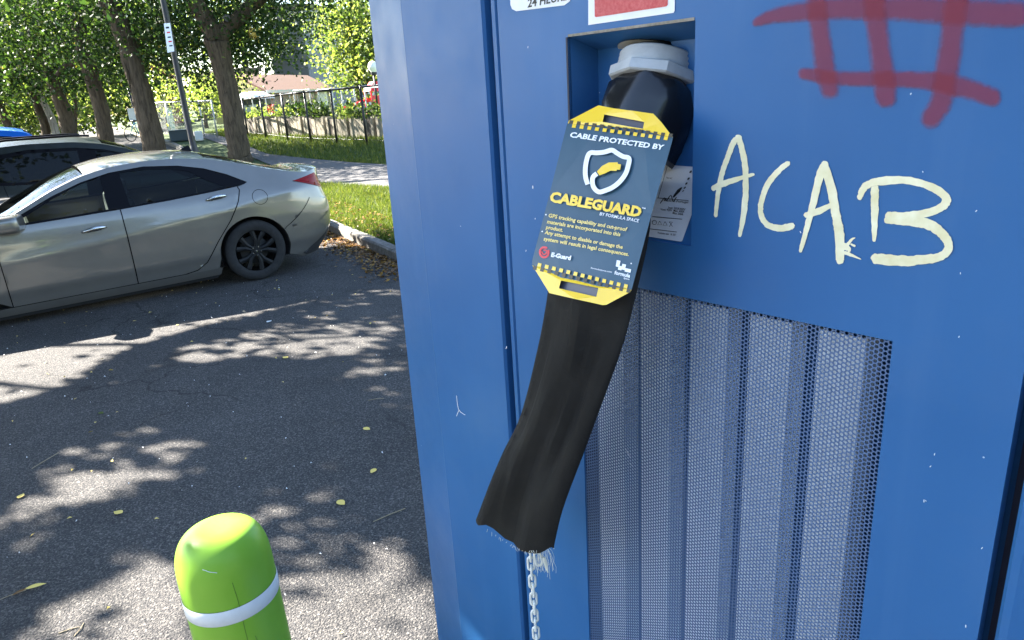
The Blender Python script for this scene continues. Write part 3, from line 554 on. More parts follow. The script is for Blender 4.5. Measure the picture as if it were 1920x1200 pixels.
for i in range(nl):
    z = c0[2]+.012-i*pitch
    if z < .03: break
    o = first if i == 0 else first.copy()
    if i: COL.objects.link(o)
    t = (c0[2]-z)/dz; o.location = (c0[0]+(c1[0]-c0[0])*min(t, 1.4), -.095, z); o.rotation_euler = (0, 0, math.radians((55 if i % 2 else 145)+random.uniform(-8, 8)))
o = first.copy(); COL.objects.link(o); p = loc(1009, 1048, 0, 1, 0, -.097); o.location = p; o.rotation_euler = (0, -.15, .95)

# ------------------------------------------------------------------ bollard
bc = CAMP+R@(np.array([430-CX, -(1045-CY), -F_PX])/F_PX*(.178*F_PX/186)); BO = tag(empty('bollard', (bc[0]+.020, bc[1], 0)), 'lime green dome topped bollard with a white band beside the charger', 'bollard')
BO.rotation_euler = (math.radians(.0), math.radians(-1.6), 0)
r0 = .081; zt = 1.150; prof = [(0, zt), (.014, zt-.0002), (.032, zt-.0016), (.048, zt-.0065), (.060, zt-.014), (.069, zt-.025), (.0755, zt-.040), (.079, zt-.056), (.0805, zt-.074), (r0, zt-.095)]
zb = zt-.121; prof = [tuple(q) for q in spline(prof, 4)]; prof += [(r0, zb), (r0, .0)]
MB().lathe(prof[::-1], 64).build('bollard_cover', M['lime'], BO, True)
MB().lathe([(r0+.0004, zb-.028), (r0+.0013, zb-.027), (r0+.0013, zb-.0002), (r0+.0004, zb+.001)][::1], 64).build('reflective_band', M['band'], BO, True)
MB().lathe([(r0+.0003, zb+.001), (r0+.0008, zb+.0015), (r0+.0003, zb+.0022)], 64).build('band_edge', M['scuff'], BO, True)
MB().lathe([(.13, 0), (.13, .012), (.09, .014)], 40).build('base_flange', M['plastic'], BO)
for a0, z0, a1, z1, m_ in ((-1.05, zt-.07, -.98, zt-.30, 'scuff'), (-.86, zt-.19, -.8, zt-.26, 'scuff'), (-1.6, zt-.036, -1.3, zt-.045, 'band')):
    pts = []
    for t in np.linspace(0, 1, 12):
        a = a0+(a1-a0)*t+.012*math.sin(9*t); z = z0+(z1-z0)*t; rr_ = np.interp(z, [q[1] for q in prof[::-1]], [q[0] for q in prof[::-1]])+.0002; pts.append((rr_*math.cos(a), rr_*math.sin(a), z))
    MB().tube(pts, .0006, 4).build('scuff_line', M[m_], BO)

# ------------------------------------------------------------------ parked cars (local frame: x towards the tail, y across, z up; both sides built)
def smooth_tab(keys, sig):
    xs = np.linspace(keys[0][0], keys[-1][0], 600); ys = np.interp(xs, [k_[0] for k_ in keys], [k_[1] for k_ in keys]); dx = xs[1]-xs[0]; w = int(3*sig/dx)+1
    ker = np.exp(-.5*(np.arange(-w, w+1)*dx/sig)**2); ker /= ker.sum(); yp = np.pad(ys, w, mode='reflect', reflect_type='odd'); return xs, np.convolve(yp, ker, 'valid')
class Car:
    def __init__(s, name, label, group, origin, rz, P):
        s.P = P; s.root = tag(empty(name, tuple(origin), rz), label, 'car', group); s.top = smooth_tab(P['top'], .05); s.sec = smooth_tab(P['sec'], .018); s.rear = smooth_tab(P['rear'], .03); s.front = smooth_tab(P['front'], .03)
        s.W = P['W']/2; s.xr = P['xr']; s.xf = P['xf']; s.ry = .50
    def zt(s, t): return float(np.interp(t, *s.top))
    def pt(s, t, z, off=0):
        W = s.W-.028*((t-s.P['mid'])/1.9)**2; se = float(np.interp(z, *s.sec)); XR = float(np.interp(z, *s.rear)); XF = float(np.interp(z, *s.front))
        xr, xf, ry = s.xr, s.xf, s.ry
        if xf <= t <= xr: x, y = t, W
        elif t > xr:
            u = t-xr; ph = min(u, 1)*math.pi/2; x = xr+(XR-xr)*math.sin(ph)**.85; y = (W-ry)+ry*max(math.cos(ph), 0)**.8
            if u > 1: y = (W-ry)*(1-(u-1)/.4); x = XR+.02*(1-(y/(W-ry))**2)
        else:
            u = xf-t; ph = min(u, 1)*math.pi/2; x = xf+(XF-xf)*math.sin(ph)**.85; y = (W-ry)+ry*max(math.cos(ph), 0)**.8
            if u > 1: y = (W-ry)*(1-(u-1)/.4); x = XF-.03*(1-(y/(W-ry))**2)
        se2 = se if y > .25 else 1
        y = y*se
        for (ax, az, bx, bz, w_, d_) in s.P.get('crease', ()):
            if min(ax, bx)-.1 < t < max(ax, bx)+.1:
                zl = az+(bz-az)*(t-ax)/(bx-ax); fd = min(1, (t-min(ax, bx)+.1)/.4, (max(ax, bx)+.1-t)/.4); q = (z-zl)/w_
                y += d_*fd*(math.exp(-abs(q)*1.2) if q < 0 else math.exp(-q*3.5))
        return x, y+off, z
    def tri(s, outl, grid=.05, holes=(), extra=()):
        loops = [outl]+list(holes); V2 = []; E_ = []
        for L in loops:
            P2 = []
            for i in range(len(L)):
                a = np.array(L[i], float); b = np.array(L[(i+1) % len(L)], float); n = max(1, int(np.linalg.norm(b-a)/grid))
                for k_ in range(n): P2.append(a+(b-a)*k_/n)
            n0 = len(V2); V2 += P2; E_ += [(n0+i, n0+(i+1) % len(P2)) for i in range(len(P2))]
        O = np.array(outl); x0, z0 = O.min(0); x1, z1 = O.max(0)
        for x in np.arange(x0+grid*.5, x1, grid):
            for z in np.arange(z0+grid*.35, z1, grid*.6):
                if inside((x, z), outl) and not any(inside((x, z), h) for h in holes): V2.append(np.array([x, z]))
        r = delaunay_2d_cdt([Vector(p) for p in V2], E_, [], 0, 1e-4); T_ = [t for t in r[2] if inside(cen(r[0], t), outl) and not any(inside(cen(r[0], t), h) for h in holes)]
        return r[0], T_
    def part(s, name, outl, m, off=0., grid=.05, holes=(), parent=None, rim=0., sides=(-1, 1), smooth=True, label=None):
        P2, T_ = s.tri(outl, grid, holes); res = []
        cnt = {}
        for t in T_:
            for i in range(3): a, b = t[i], t[(i+1) % 3]; cnt.setdefault((min(a, b), max(a, b)), []).append((a, b))
        for sd in sides:
            V = []; 
            for p in P2: x, y, z = s.pt(p[0], p[1], off); V.append((x, y*sd, z))
            Fc = [list(t) if sd < 0 else list(t)[::-1] for t in T_]; n = len(V); nf = len(Fc)
            o = None
            if rim:
                for p in P2: x, y, z = s.pt(p[0], p[1], off-.0005); V.append((x, y*sd, z))
                for p in P2: x, y, z = s.pt(p[0], p[1], off-rim); V.append((x, y*sd, z))
                for kk, q in cnt.items():
                    if len(q) == 1: a, b = q[0]; Fc.append([b+n, a+n, a+2*n, b+2*n] if sd < 0 else [a+n, b+n, b+2*n, a+2*n])
            o = obj(name, V, Fc, m, parent or s.root, False)
            o.data.polygons.foreach_set('use_smooth', [smooth]*nf+[False]*(len(Fc)-nf)); res.append(o)
        return res
    def line(s, name, pts, w, m, off=.003, sides=(-1, 1), parent=None):
        C = []
        for i in range(len(pts)-1):
            a = np.array(pts[i], float); b = np.array(pts[i+1], float); n = max(1, int(np.linalg.norm(b-a)/.04)); C += [a+(b-a)*k_/n for k_ in range(n)]
        C.append(np.array(pts[-1], float))
        for sd in sides:
            V = []
            for i, c in enumerate(C):
                t = C[min(i+1, len(C)-1)]-C[max(i-1, 0)]; t /= np.linalg.norm(t); nn = np.array([-t[1], t[0]])*w/2
                for p in (c-nn, c+nn): x, y, z = s.pt(p[0], p[1], off); V.append((x, y*sd, z))
            obj(name, V, [(2*i, 2*i+1, 2*i+3, 2*i+2) for i in range(len(C)-1)], m, parent or s.root)
    def patch(s, name, t0, t1, m, v0=-1, v1=1, off=0, nt=14, nv=14, crown=None, arc=(0, 0)):
        V = []
        for i in range(nt+1):
            for j in range(nv+1):
                v = v0+(v1-v0)*j/nv; t = t0+(t1-t0)*i/nt+arc[0]*(1-v*v)*(1-i/nt)+arc[1]*(1-v*v)*(i/nt); z = s.zt(t); x, y, _ = s.pt(t, z); c = float(np.interp(t, *zip(*s.P['crown'])))
                V.append((x, y*v, z+c*(1-abs(v)**2.3)+off))
        return obj(name, V, [(i*(nv+1)+j, (i+1)*(nv+1)+j, (i+1)*(nv+1)+j+1, i*(nv+1)+j+1) for i in range(nt) for j in range(nv)], m, s.root, True)
    def circ(s, cx, cz, r, n=36): return [(cx+r*math.cos(a), cz+r*math.sin(a)) for a in np.linspace(0, 2*math.pi, n+1)[:-1]]
def wheel_proto(R_=.325):
    b = MB(); pr = [(R_-.105, -.095), (R_-.085, -.108), (R_-.04, -.112), (R_-.014, -.102), (R_-.002, -.085)]
    for y in np.linspace(-.08, .08, 9): pr += [(R_-.0, y-.006), (R_-.006, y+.006)] if False else [(R_, y)]
    pr += [(R_-.002, .085), (R_-.014, .102), (R_-.04, .112), (R_-.085, .108), (R_-.105, .095)]
    MX_ = Matrix.Rotation(math.pi/2, 4, 'X'); b.lathe(pr, 56, MX_); w = b.build('wheel', M['tyre'], None, True)
    b = MB(); Ri = R_-.098
    b.lathe([(Ri+.004, -.09), (Ri+.006, -.103), (Ri-.008, -.106), (Ri-.014, -.098), (Ri-.018, -.03), (Ri-.02, .08)], 56, MX_.inverted() @ Matrix.Identity(4) if False else MX_)
    # ten spokes in five pairs, outer face at local +z of the lathe (-y after rotation)
    def P3(r, a, d): v = Vector((r*math.cos(a), r*math.sin(a), d)); return tuple(MX_@v)
    for k_ in range(5):
        a0 = 2*math.pi*k_/5+.3
        for sg in (-1, 1):
            V = []; st = [(.045, sg*.26, .094), (.12, sg*.17, .100), (Ri-.012, sg*.30, .103)]; wd = (.014, .019, .027)
            for (r, da, d), w_ in zip(st, wd):
                da = da if r > .1 else da*1.0; aw = w_/r
                V += [P3(r, a0+da-aw, d-.004), P3(r, a0+da, d+.004), P3(r, a0+da+aw, d-.004), P3(r, a0+da+aw, d-.035), P3(r, a0+da-aw, d-.035)]
            b.add(V, [(i*5+j, i*5+(j+1) % 5, (i+1)*5+(j+1) % 5, (i+1)*5+j) for i in range(2) for j in range(5)])
    b.lathe([(0.0, .100), (.028, .100), (.032, .096), (.062, .094), (.066, .06)], 30, MX_)
    rim = b.build('rim', M['rim'], w, False)
    b = MB(); b.lathe([(0, .02), (.15, .02), (.155, .0), (.155, -.01)], 30, MX_); b.build('brake_disc', M['carin'], w, True)
    b = MB()
    for k_ in range(5):
        a = 2*math.pi*k_/5; c = MX_@Vector((.048*math.cos(a), .048*math.sin(a), .098)); b.tube([tuple(c+Vector((0, .004, 0))), tuple(c+Vector((0, -.005, 0)))], .0068, 8)
    b.build('lug_nut', M['chrome'], w); b = MB(); c = MX_@Vector((0, 0, .1005))
    # little slanted emblem in an oval ring on the hub cap
    for q in ([(-.012, .008), (-.006, .009), (-.001, -.008), (-.007, -.009)], [(.001, .009), (.007, .008), (.012, -.008), (.006, -.009)], [(-.006, .002), (.006, .001), (.006, -.002), (-.006, -.001)]):
        b.add([(c.x+x, c.y-.0006, c.z+z) for x, z in q], [(0, 1, 2, 3)])
    b.build('hub_emblem', M['chrome'], w)
    return w
WH = wheel_proto()
first_wheel = [True]
def put_wheel(car, x, y, r=.325):
    w = WH if first_wheel[0] else copy_tree(WH); first_wheel[0] = False
    w.parent = car.root; w.location = (x, y, r); w.scale = (r/.325,)*3; w.rotation_euler = (0, random.uniform(-.5, .5), 0 if y < 0 else math.pi); return w
def arch_poly(cx, cz, r, zb, n=22):
    return [(cx-r, zb)]+[(cx+r*math.cos(a), cz+r*math.sin(a)) for a in np.linspace(math.pi, 0, n)]+[(cx+r, zb)]
def rounded_box(a, b, r=.05, seg=3):
    import bmesh
    bm = bmesh.new(); bmesh.ops.create_cube(bm, size=1); bm.verts.ensure_lookup_table()
    for v in bm.verts: v.co = Vector([a[i] if v.co[i] < 0 else b[i] for i in range(3)])
    bmesh.ops.bevel(bm, geom=bm.edges[:], offset=r, segments=seg, affect='EDGES', profile=.6); V = [tuple(v.co) for v in bm.verts]; Fc = [[v.index for v in f.verts] for f in bm.faces]; bm.free(); return V, Fc
def build_car(car, paint, glass_f, glass_r, suv=False):
    P = car.P; wb = P['wb']; zs = P['sill']; ar = P['arch_r']; az = P['arch_z']; G = P['dlo']; xr, xf = car.xr, car.xf
    tend = xr+1.4; tfr = xf-1.4
    def topl(t0, t1, n): return [(t, car.zt(t)) for t in np.linspace(t0, t1, n)]
    bp = P['bp']; rdr = P['rear_door_rear']; fdf = P['fd_front']; zb = zs
    # front door / rear door / quarter / fender / bumpers as outline polygons in (x, z)
    belt_f, belt_b, belt_r = G['belt_f'], G['belt_b'], G['belt_r']
    dlo = G['outline']
    # upper part of body side around the window opening
    upper = [(fdf, zb)]+[(bp, zb)]
    body = [(tend, P['bump_z0'])]
    # whole side outline split at seams
    fd = [(fdf, zb), (bp, zb), (bp, belt_b[1]), *[p for p in G['low_front'][::-1]], (fdf+.02, belt_f[1]-.01)]
    rd = [(bp, zb), *rdr['low'], *rdr['up'], *[p for p in G['low_rear'][::-1]], (bp, belt_b[1])]
    car.part('door', fd, paint, 0, .05, rim=.02); car.part('door', rd, paint, 0, .05, rim=.02)
    bs = P['bump_seam']      # from arch to lamp to deck
    quarter = [rdr['low'][0]]+[(-ar-.02 if False else p[0], p[1]) for p in []]
    q_out = [*rdr['low']]
    # quarter panel: from door rear edge, over the arch, up to the bumper seam, deck line, roof rail back to windshield base, DLO upper edge
    arch = [(ar*math.cos(a), az+ar*math.sin(a)) for a in np.linspace(math.pi*1.02, math.radians(P['arch_end']), 24)]
    qp = [(bp, zb-.001), (arch[0][0]-.03, zb-.001)]+arch+bs+topl(bs[-1][0]-.02, P['cowl'], 60)+[*G['up_all']]+[*rdr['up'][::-1], *rdr['low'][::-1]]
    car.part('quarter_panel', qp, paint, 0, .045, rim=.02)
    # sill
    car.part('sill', [(-wb+ar+.02, P['sill0']), (-ar-.02, P['sill0']), (-ar-.0, zb-.002), (-wb+ar, zb-.002)], paint, .004, .06, rim=.05); car.part('sill_skirt', [(-wb+ar+.05, P['sill0']-.035), (-ar-.05, P['sill0']-.035), (-ar-.03, P['sill0']-.001), (-wb+ar+.03, P['sill0']-.001)], M['plastic'], -.012, .08, rim=.05)
    # rear bumper
    a1 = math.radians(P['arch_end']); arc2 = [(ar*math.cos(a), az+ar*math.sin(a)) for a in np.linspace(a1, -.32, 10)]
    bmp = arc2[::-1][:0]+[arc2[0]]+[*arc2[1:]]+[(xr+.1, P['bump_z0']), (tend, P['bump_z0']), (tend, P['bump_top']), (xr+.95, P['bump_top'])]+P['lamp_low'][::-1]+bs[:-1][::-1][:0]
    car.part('rear_bumper', arc2+[(ar+.16, P['bump_z0']), (tend, P['bump_z0']), (tend, P['bump_top'])]+bs[:2][::-1][:1]+[bs[0]], paint, 0, .045, rim=.03)
    car.part('boot_panel', [bs[0], (tend, P['bump_top']+.002), (tend, car.zt(tend))]+topl(tend-.02, bs[-1][0], 16)+bs[:-1][::-1][:-1], paint, 0, .045, rim=.02)
    # front fender and bumper
    arf = [(-wb+ar*math.cos(a), az+ar*math.sin(a)) for a in np.linspace(-.1, math.pi*1.05, 26)]
    car.part('front_fender', [(fdf-.0, zb), (fdf+.02, belt_f[1]-.01)]+[*G['fender_top']]+topl(P['cowl'], tfr, 40)+[(tfr, .2), (xf-.1, .2)]+[(-wb-ar, .24)]+arf[::-1][1:-1], paint, 0, .06, rim=.02)
    # wheel arch liners
    for cx in (0, -wb):
        for sd in (-1, 1):
            b = MB(); n = 20; V = []
            for d_ in (.012, .30):
                for a in np.linspace(-.35, math.pi+.35, n): x, y, z = cx+(ar-.004)*math.cos(a), (car.W*.96-d_), az+(ar-.004)*math.sin(a); V.append((x, y*sd, z))
            V.append((cx, (car.W*.96-.30)*sd, az)); b.add(V, [(i, i+1, n+i+1, n+i) for i in range(n-1)]+[(n+i, n+i+1, 2*n) for i in range(n-1)]); b.build('wheel_arch_liner', M['plastic'], car.root, True)
    r = P['wr']
    for cx in (0, -wb):
        for sd in (-1, 1): put_wheel(car, cx, sd*(car.W-.135), r)
    # seams
    S_ = M['gap'] if False else M['trim']
    car.line('door_seam', [(bp, zb), (bp, belt_b[1])], .009, S_); car.line('door_seam', [*rdr['low'], *rdr['up']], .009, S_); car.line('door_seam', [(fdf, zb), (fdf, belt_f[1]-.02)], .008, S_); car.line('door_seam', [(-wb+ar+.03, zb), (bp, zb), rdr['low'][0]], .008, S_)
    car.line('bumper_seam', bs[:2] if len(bs) > 2 else bs, .007, S_)
    # windows
    off = -.004
    car.part('window_surround', dlo, M['trim'], -.006, .05, G['panes'])
    for i, pn in enumerate(G['panes']): car.part('side_window', pn, glass_f if i == 0 else glass_r, -.010, .06)
    # top surfaces
    tw0, tw1, tb0, tb1 = P['cowl'], P['roof_f'], P['roof_r'], P['deck']
    car.patch('bonnet', xf-.98, tw0, paint, nt=20)
    car.patch('windscreen', tw0, tw1, M['glass'], -.94, .94, -.003, arc=(-.10, -.03)); 
    for a_, b_ in ((-1, -.94), (.94, 1)): car.patch('pillar', tw0, tw1, paint, a_, b_, nv=2)
    car.patch('roof', tw1, tb0, paint, nt=20, arc=(-.03*0, 0)); car.patch('rear_window', tb0, tb1, glass_r, -.9, .9, -.003)
    for a_, b_ in ((-1, -.9), (.9, 1)): car.patch('pillar', tb0, tb1, paint, a_, b_, nv=2)
    car.patch('boot_lid', tb1, xr+.995, paint, nt=16)
    # underside and interior
    MB().box((-wb-.55, -.62, .17), (.6, .62, .22)).build('underbody', M['plastic'], car.root)
    sc = P['hs']
    b = MB(); V, Fc = rounded_box((-wb+.35, -.70, .22), (.25, .70, .40), .03); b.add(V, Fc); b.build('cabin_floor', M['carin'], car.root)
    for y0 in (-.62, .1):
        V, Fc = rounded_box((-1.62, y0, .40), (-1.1, y0+.52, .58), .06); V2, F2 = rounded_box((-1.14, y0+.02, .50), (-.98, y0+.5, 1.03*sc), .06); V3, F3 = rounded_box((-1.10, y0+.14, 1.04*sc), (-1.0, y0+.38, 1.2*sc), .04)
        b = MB().add(V, Fc); b.add(V2, F2); b.add(V3, F3); b.build('seat', M['carin'], car.root, False)
    b = MB(); V, Fc = rounded_box((-.62, -.64, .38), (-.1, .64, .56), .05); b.add(V, Fc); V, Fc = rounded_box((-.18, -.64, .5), (-.03, .64, 1.02*sc), .05); b.add(V, Fc); b.build('rear_bench', M['carin'], car.root)
    b = MB(); V, Fc = rounded_box((-wb+.42, -.7, .55), (-1.86, .7, .9*sc), .06); b.add(V, Fc); b.build('dashboard', M['carin'], car.root)
    MB().box((tb1*.0-.02, -.66, P['shelf']), (tb1-.08, .66, P['shelf']+.02)).build('parcel_shelf', M['carin'], car.root)
# sedan
sed = dict(W=1.82, mid=-1.2, xr=.36, xf=-3.12, wb=2.72, sill=.215, sill0=.135, arch_r=.362, arch_z=.335, arch_end=28, wr=.325, cowl=-2.12, roof_f=-1.36, roof_r=-.28, deck=.47, hs=1.0, shelf=.93,
 top=[(-4.6, .70), (-4.1, .72), (-3.6, .76), (-3.1, .84), (-2.6, .915), (-2.12, .965), (-1.9, 1.07), (-1.65, 1.195), (-1.4, 1.29), (-1.15, 1.345), (-.85, 1.368), (-.55, 1.36), (-.28, 1.325), (0, 1.25), (.25, 1.17), (.47, 1.105), (.65, 1.075), (.8, 1.07), (.95, 1.085), (1.4, 1.085), (1.8, 1.085)],
 crown=[(-4.6, .03), (-2.2, .045), (-1.9, .05), (-1.2, .06), (-.3, .065), (.4, .04), (.8, .02), (1.5, .012)],
 sec=[(0, .86), (.12, .90), (.2, .955), (.30, .972), (.345, .99), (.5, .997), (.66, 1.0), (.80, .992), (.90, .975), (.95, .955), (.985, .935), (1.08, .872), (1.2, .80), (1.32, .73), (1.45, .64)],
 rear=[(0, .72), (.2, .80), (.32, .91), (.45, .975), (.6, .99), (.72, .975), (.85, .93), (.95, .905), (1.07, .925), (1.2, .92)], front=[(0, -3.45), (.3, -3.6), (.5, -3.64), (.7, -3.56), (.9, -3.4), (1.2, -3.3)],
 crease=[(-2.3, .60, .1, .84, .16, .012), (-.35, .80, .75, .955, .11, .010)],
 bp=-1.15, fd_front=-2.16, bump_z0=.16, bump_top=.70, shelf_=0,
 rear_door_rear=dict(low=[(-.72, .215), (-.60, .235), (-.50, .30), (-.36, .50), (-.20, .70)], up=[(-.09, .88), (-.05, .985), (-.06, 1.015)]),
 bump_seam=[(.32, .505), (.66, .80), (.74, .90), (.86, 1.02), (.9, 1.084)], lamp_low=[])
sed['dlo'] = dict(belt_f=(-2.1, .925), belt_b=(-1.15, .955), belt_r=(0, 1.02),
 low_front=[(-2.1, .93), (-1.6, .942), (-1.15, .955)], low_rear=[(-1.15, .955), (-.7, .975), (-.3, 1.0), (-.06, 1.02)], up_all=[], fender_top=[(-2.12, .96)],
 outline=[(-2.10, .93), (-1.6, .942), (-1.15, .955), (-.7, .975), (-.3, 1.0), (.02, 1.035), (.05, 1.05), (-.12, 1.15), (-.32, 1.235), (-.55, 1.29), (-.85, 1.318), (-1.15, 1.297), (-1.4, 1.24), (-1.65, 1.15), (-1.9, 1.035), (-2.09, .945)],
 panes=[[(-1.97, .952), (-1.6, .96), (-1.24, .972), (-1.235, 1.275), (-1.42, 1.215), (-1.65, 1.125), (-1.9, 1.0)], [(-1.06, .975), (-.7, .993), (-.42, 1.01), (-.18, 1.03), (-.34, 1.12), (-.46, 1.22), (-.6, 1.262), (-.85, 1.288), (-1.07, 1.285)]])
sed['dlo']['up_all'] = [(-2.12, .955)]+sed['dlo']['outline'][::-1][:11]
w_c = gpt(480, 527)
rz_car = math.radians(34.5); CAX = np.array([math.cos(rz_car), math.sin(rz_car), 0]); CBX = np.array([-CAX[1], CAX[0], 0])
orig = w_c+CBX*(.91-.03)+CAX*.07; orig[2] = 0
car = Car('parked_sedan', 'warm silver four door sedan with dark alloy wheels parked nearest the charger', 'cars parked in the lot', orig, rz_car, sed)
build_car(car, M['silver'], M['glass'], M['dglass']); car.root.rotation_euler[1] = math.radians(-.9); car.root.scale = (1.06, 1, 1.02)
for _w in [c for c in car.root.children if c.name.startswith('wheel') and 'arch' not in c.name]: _w.rotation_euler[1] = .2; _w.scale = (.95, 1, 1)
def cl(t, z, off=0): x, y, z = car.pt(t, z, off); return np.array([x, -y, z])
# tail lamps
lamp = [(.50, 1.0), (.62, 1.015), (.80, 1.035), (.93, 1.045), (1.04, .985), (1.16, .90), (1.12, .868), (.98, .885), (.80, .925), (.63, .968)]
car.part('tail_lamp', lamp, M['lens'], .008, .03, rim=.02); car.part('tail_lamp_lens', [(.60, .998), (.78, 1.015), (.88, 1.02), (.98, .95), (1.05, .90), (.93, .915), (.80, .945)], M['lens'], .012, .03, rim=.006)
car.part('bumper_insert', [(.52, .20), (.78, .31), (1.0, .40), (1.76, .42), (1.76, .17), (.58, .17)], M['plastic'], .006, .05, rim=.01)
car.line('bumper_crease', [(.42, .47), (.72, .52), (1.0, .60)], .012, M['chrome'] if False else M['silver'], .010)
# flush door handles
for x0, z0 in ((-1.40, .80), (-.29, .93)):
    for sd in (-1, 1):
        b = MB(); pts = []; rr_ = []
        for t in np.linspace(0, 1, 9): x, y, z = car.pt(x0-.10+.2*t, z0+.018*t+.012*math.sin(math.pi*t), .004+.030*math.sin(math.pi*t)**.5); pts.append((x, y*sd, z)); rr_.append(.010+.009*math.sin(math.pi*t))
        b.tube(pts, rr_, 10); b.build('door_handle', M['chrome'], car.root, True)
        cv = [(x0-.06, z0-.012), (x0+.06, z0-.004), (x0+.05, z0+.032), (x0-.05, z0+.026)]
    car.part('handle_recess', cv, M['plastic'], .0016, .03)
ring = [(.13+.077*math.cos(a), .885+.077*math.sin(a)) for a in np.linspace(0, 2*math.pi, 25)]; car.line('fuel_door_seam', ring, .005, M['trim'], .0012, (-1,))
# mirrors
for sd in (-1, 1):
    V, Fc = rounded_box((-.11, -.13, -.075), (.11, .13, .075), .06, 4); V = [(v[0]*(1-.35*(v[1]+.13)/.26*0)+(-.05*(v[1] > .05)), v[1], v[2]) for v in V]
    x, y, z = car.pt(-1.98, .96); mo = obj('wing_mirror', [(x-.02+v[0]*.9, (y+.10+v[1]*.95)*sd, .97+v[2]) for v in V], Fc, M['silver'], car.root, True)
    MB().box((x-.04, min((y-.04)*sd, (y+.06)*sd), .915), (x+.05, max((y-.04)*sd, (y+.06)*sd), .94)).build('mirror_stalk', M['trim'], car.root)
b = MB(); xa = -.33; za = car.zt(xa)+.058; b.add([(xa-.09, 0, za-.004), (xa+.07, -.02, za-.012), (xa+.07, .02, za-.012), (xa+.05, 0, za+.055), (xa+.02, 0, za+.05)], [(0, 1, 3, 4), (0, 4, 3, 2), (1, 2, 3), (0, 2, 1)]); b.build('shark_fin_antenna', M['trim'], car.root)
# SUV beside it, nose towards the kerb, and a blue car beyond
suv = dict(sed); suv.update(W=1.84, hs=1.12, xr=.36, xf=-3.05, wb=2.7, wr=.34, arch_r=.375, arch_z=.345, cowl=-2.05, roof_f=-1.22, roof_r=.3, deck=.66, shelf=1.0, mid=-1.2,
 top=[(-4.5, .84), (-4.0, .88), (-3.4, .93), (-2.8, 1.0), (-2.05, 1.10), (-1.8, 1.235), (-1.5, 1.385), (-1.22, 1.475), (-.9, 1.525), (-.4, 1.54), (.0, 1.52), (.3, 1.475), (.5, 1.36), (.66, 1.22), (.8, 1.12), (1.0, 1.08), (1.8, 1.08)],
 sec=[(0, .86), (.12, .9), (.25, .97), (.45, .99), (.7, 1.0), (.95, .985), (1.03, .955), (1.1, .925), (1.3, .83), (1.45, .755), (1.6, .68)],
 rear=[(0, .7), (.2, .76), (.5, .87), (.8, .86), (1.0, .83), (1.2, .78), (1.5, .6)], crease=[], bp=-1.0, fd_front=-2.1,
 rear_door_rear=dict(low=[(-.62, .215), (-.50, .3), (-.38, .50), (-.2, .72)], up=[(-.08, .92), (-.06, 1.05), (-.06, 1.08)]), bump_seam=[(.32, .52), (.66, .84), (.74, .94), (.8, 1.05), (.84, 1.1)])
suv['dlo'] = dict(belt_f=(-2.05, 1.03), belt_b=(-1.0, 1.04), belt_r=(0, 1.1), low_front=[(-2.05, 1.03), (-1.6, 1.03), (-1.0, 1.04)], low_rear=[(-1.0, 1.04), (-.5, 1.06), (-.06, 1.08)], fender_top=[(-2.06, 1.06)],
 outline=[(-2.05, 1.03), (-1.6, 1.03), (-1.0, 1.04), (-.5, 1.06), (-.06, 1.08), (.35, 1.13), (.30, 1.30), (.12, 1.42), (-.4, 1.472), (-.9, 1.455), (-1.22, 1.405), (-1.5, 1.32), (-1.8, 1.18), (-2.04, 1.045)],
 panes=[[(-1.93, 1.05), (-1.5, 1.055), (-1.1, 1.065), (-1.12, 1.40), (-1.3, 1.36), (-1.5, 1.285), (-1.8, 1.14)], [(-.92, 1.07), (-.5, 1.085), (-.15, 1.11), (.1, 1.14), (.1, 1.36), (-.4, 1.435), (-.92, 1.42)]])
suv['dlo']['up_all'] = [(-2.06, 1.05)]+suv['dlo']['outline'][::-1][:10]
o2 = w_c+CBX*(2.65+.9)+CAX*(-2.1); o2[2] = .02
car2 = Car('parked_crossover', 'charcoal crossover parked behind the silver sedan with dark side windows', 'cars parked in the lot', o2, rz_car+math.pi, suv); build_car(car2, M['dark'], M['vglass'], M['vglass'])
for sd in (-1, 1):
    MB().tube([(-1.1, sd*.60, 1.585), (-.9, sd*.61, 1.60), (-.2, sd*.61, 1.60), (.1, sd*.60, 1.575)], .014, 8).build('roof_rail', M['trim'], car2.root, True)
sedb = dict(suv); o3 = w_c+CBX*(5.4+.9)+CAX*(-1.9); o3[2] = .20
car3 = Car('parked_hatchback', 'bright blue car showing only its roof beyond the charcoal crossover', 'cars parked in the lot', o3, rz_car, sedb); build_car(car3, M['carblue'], M['glass'], M['dglass'])
p = gpt(600, 600); 

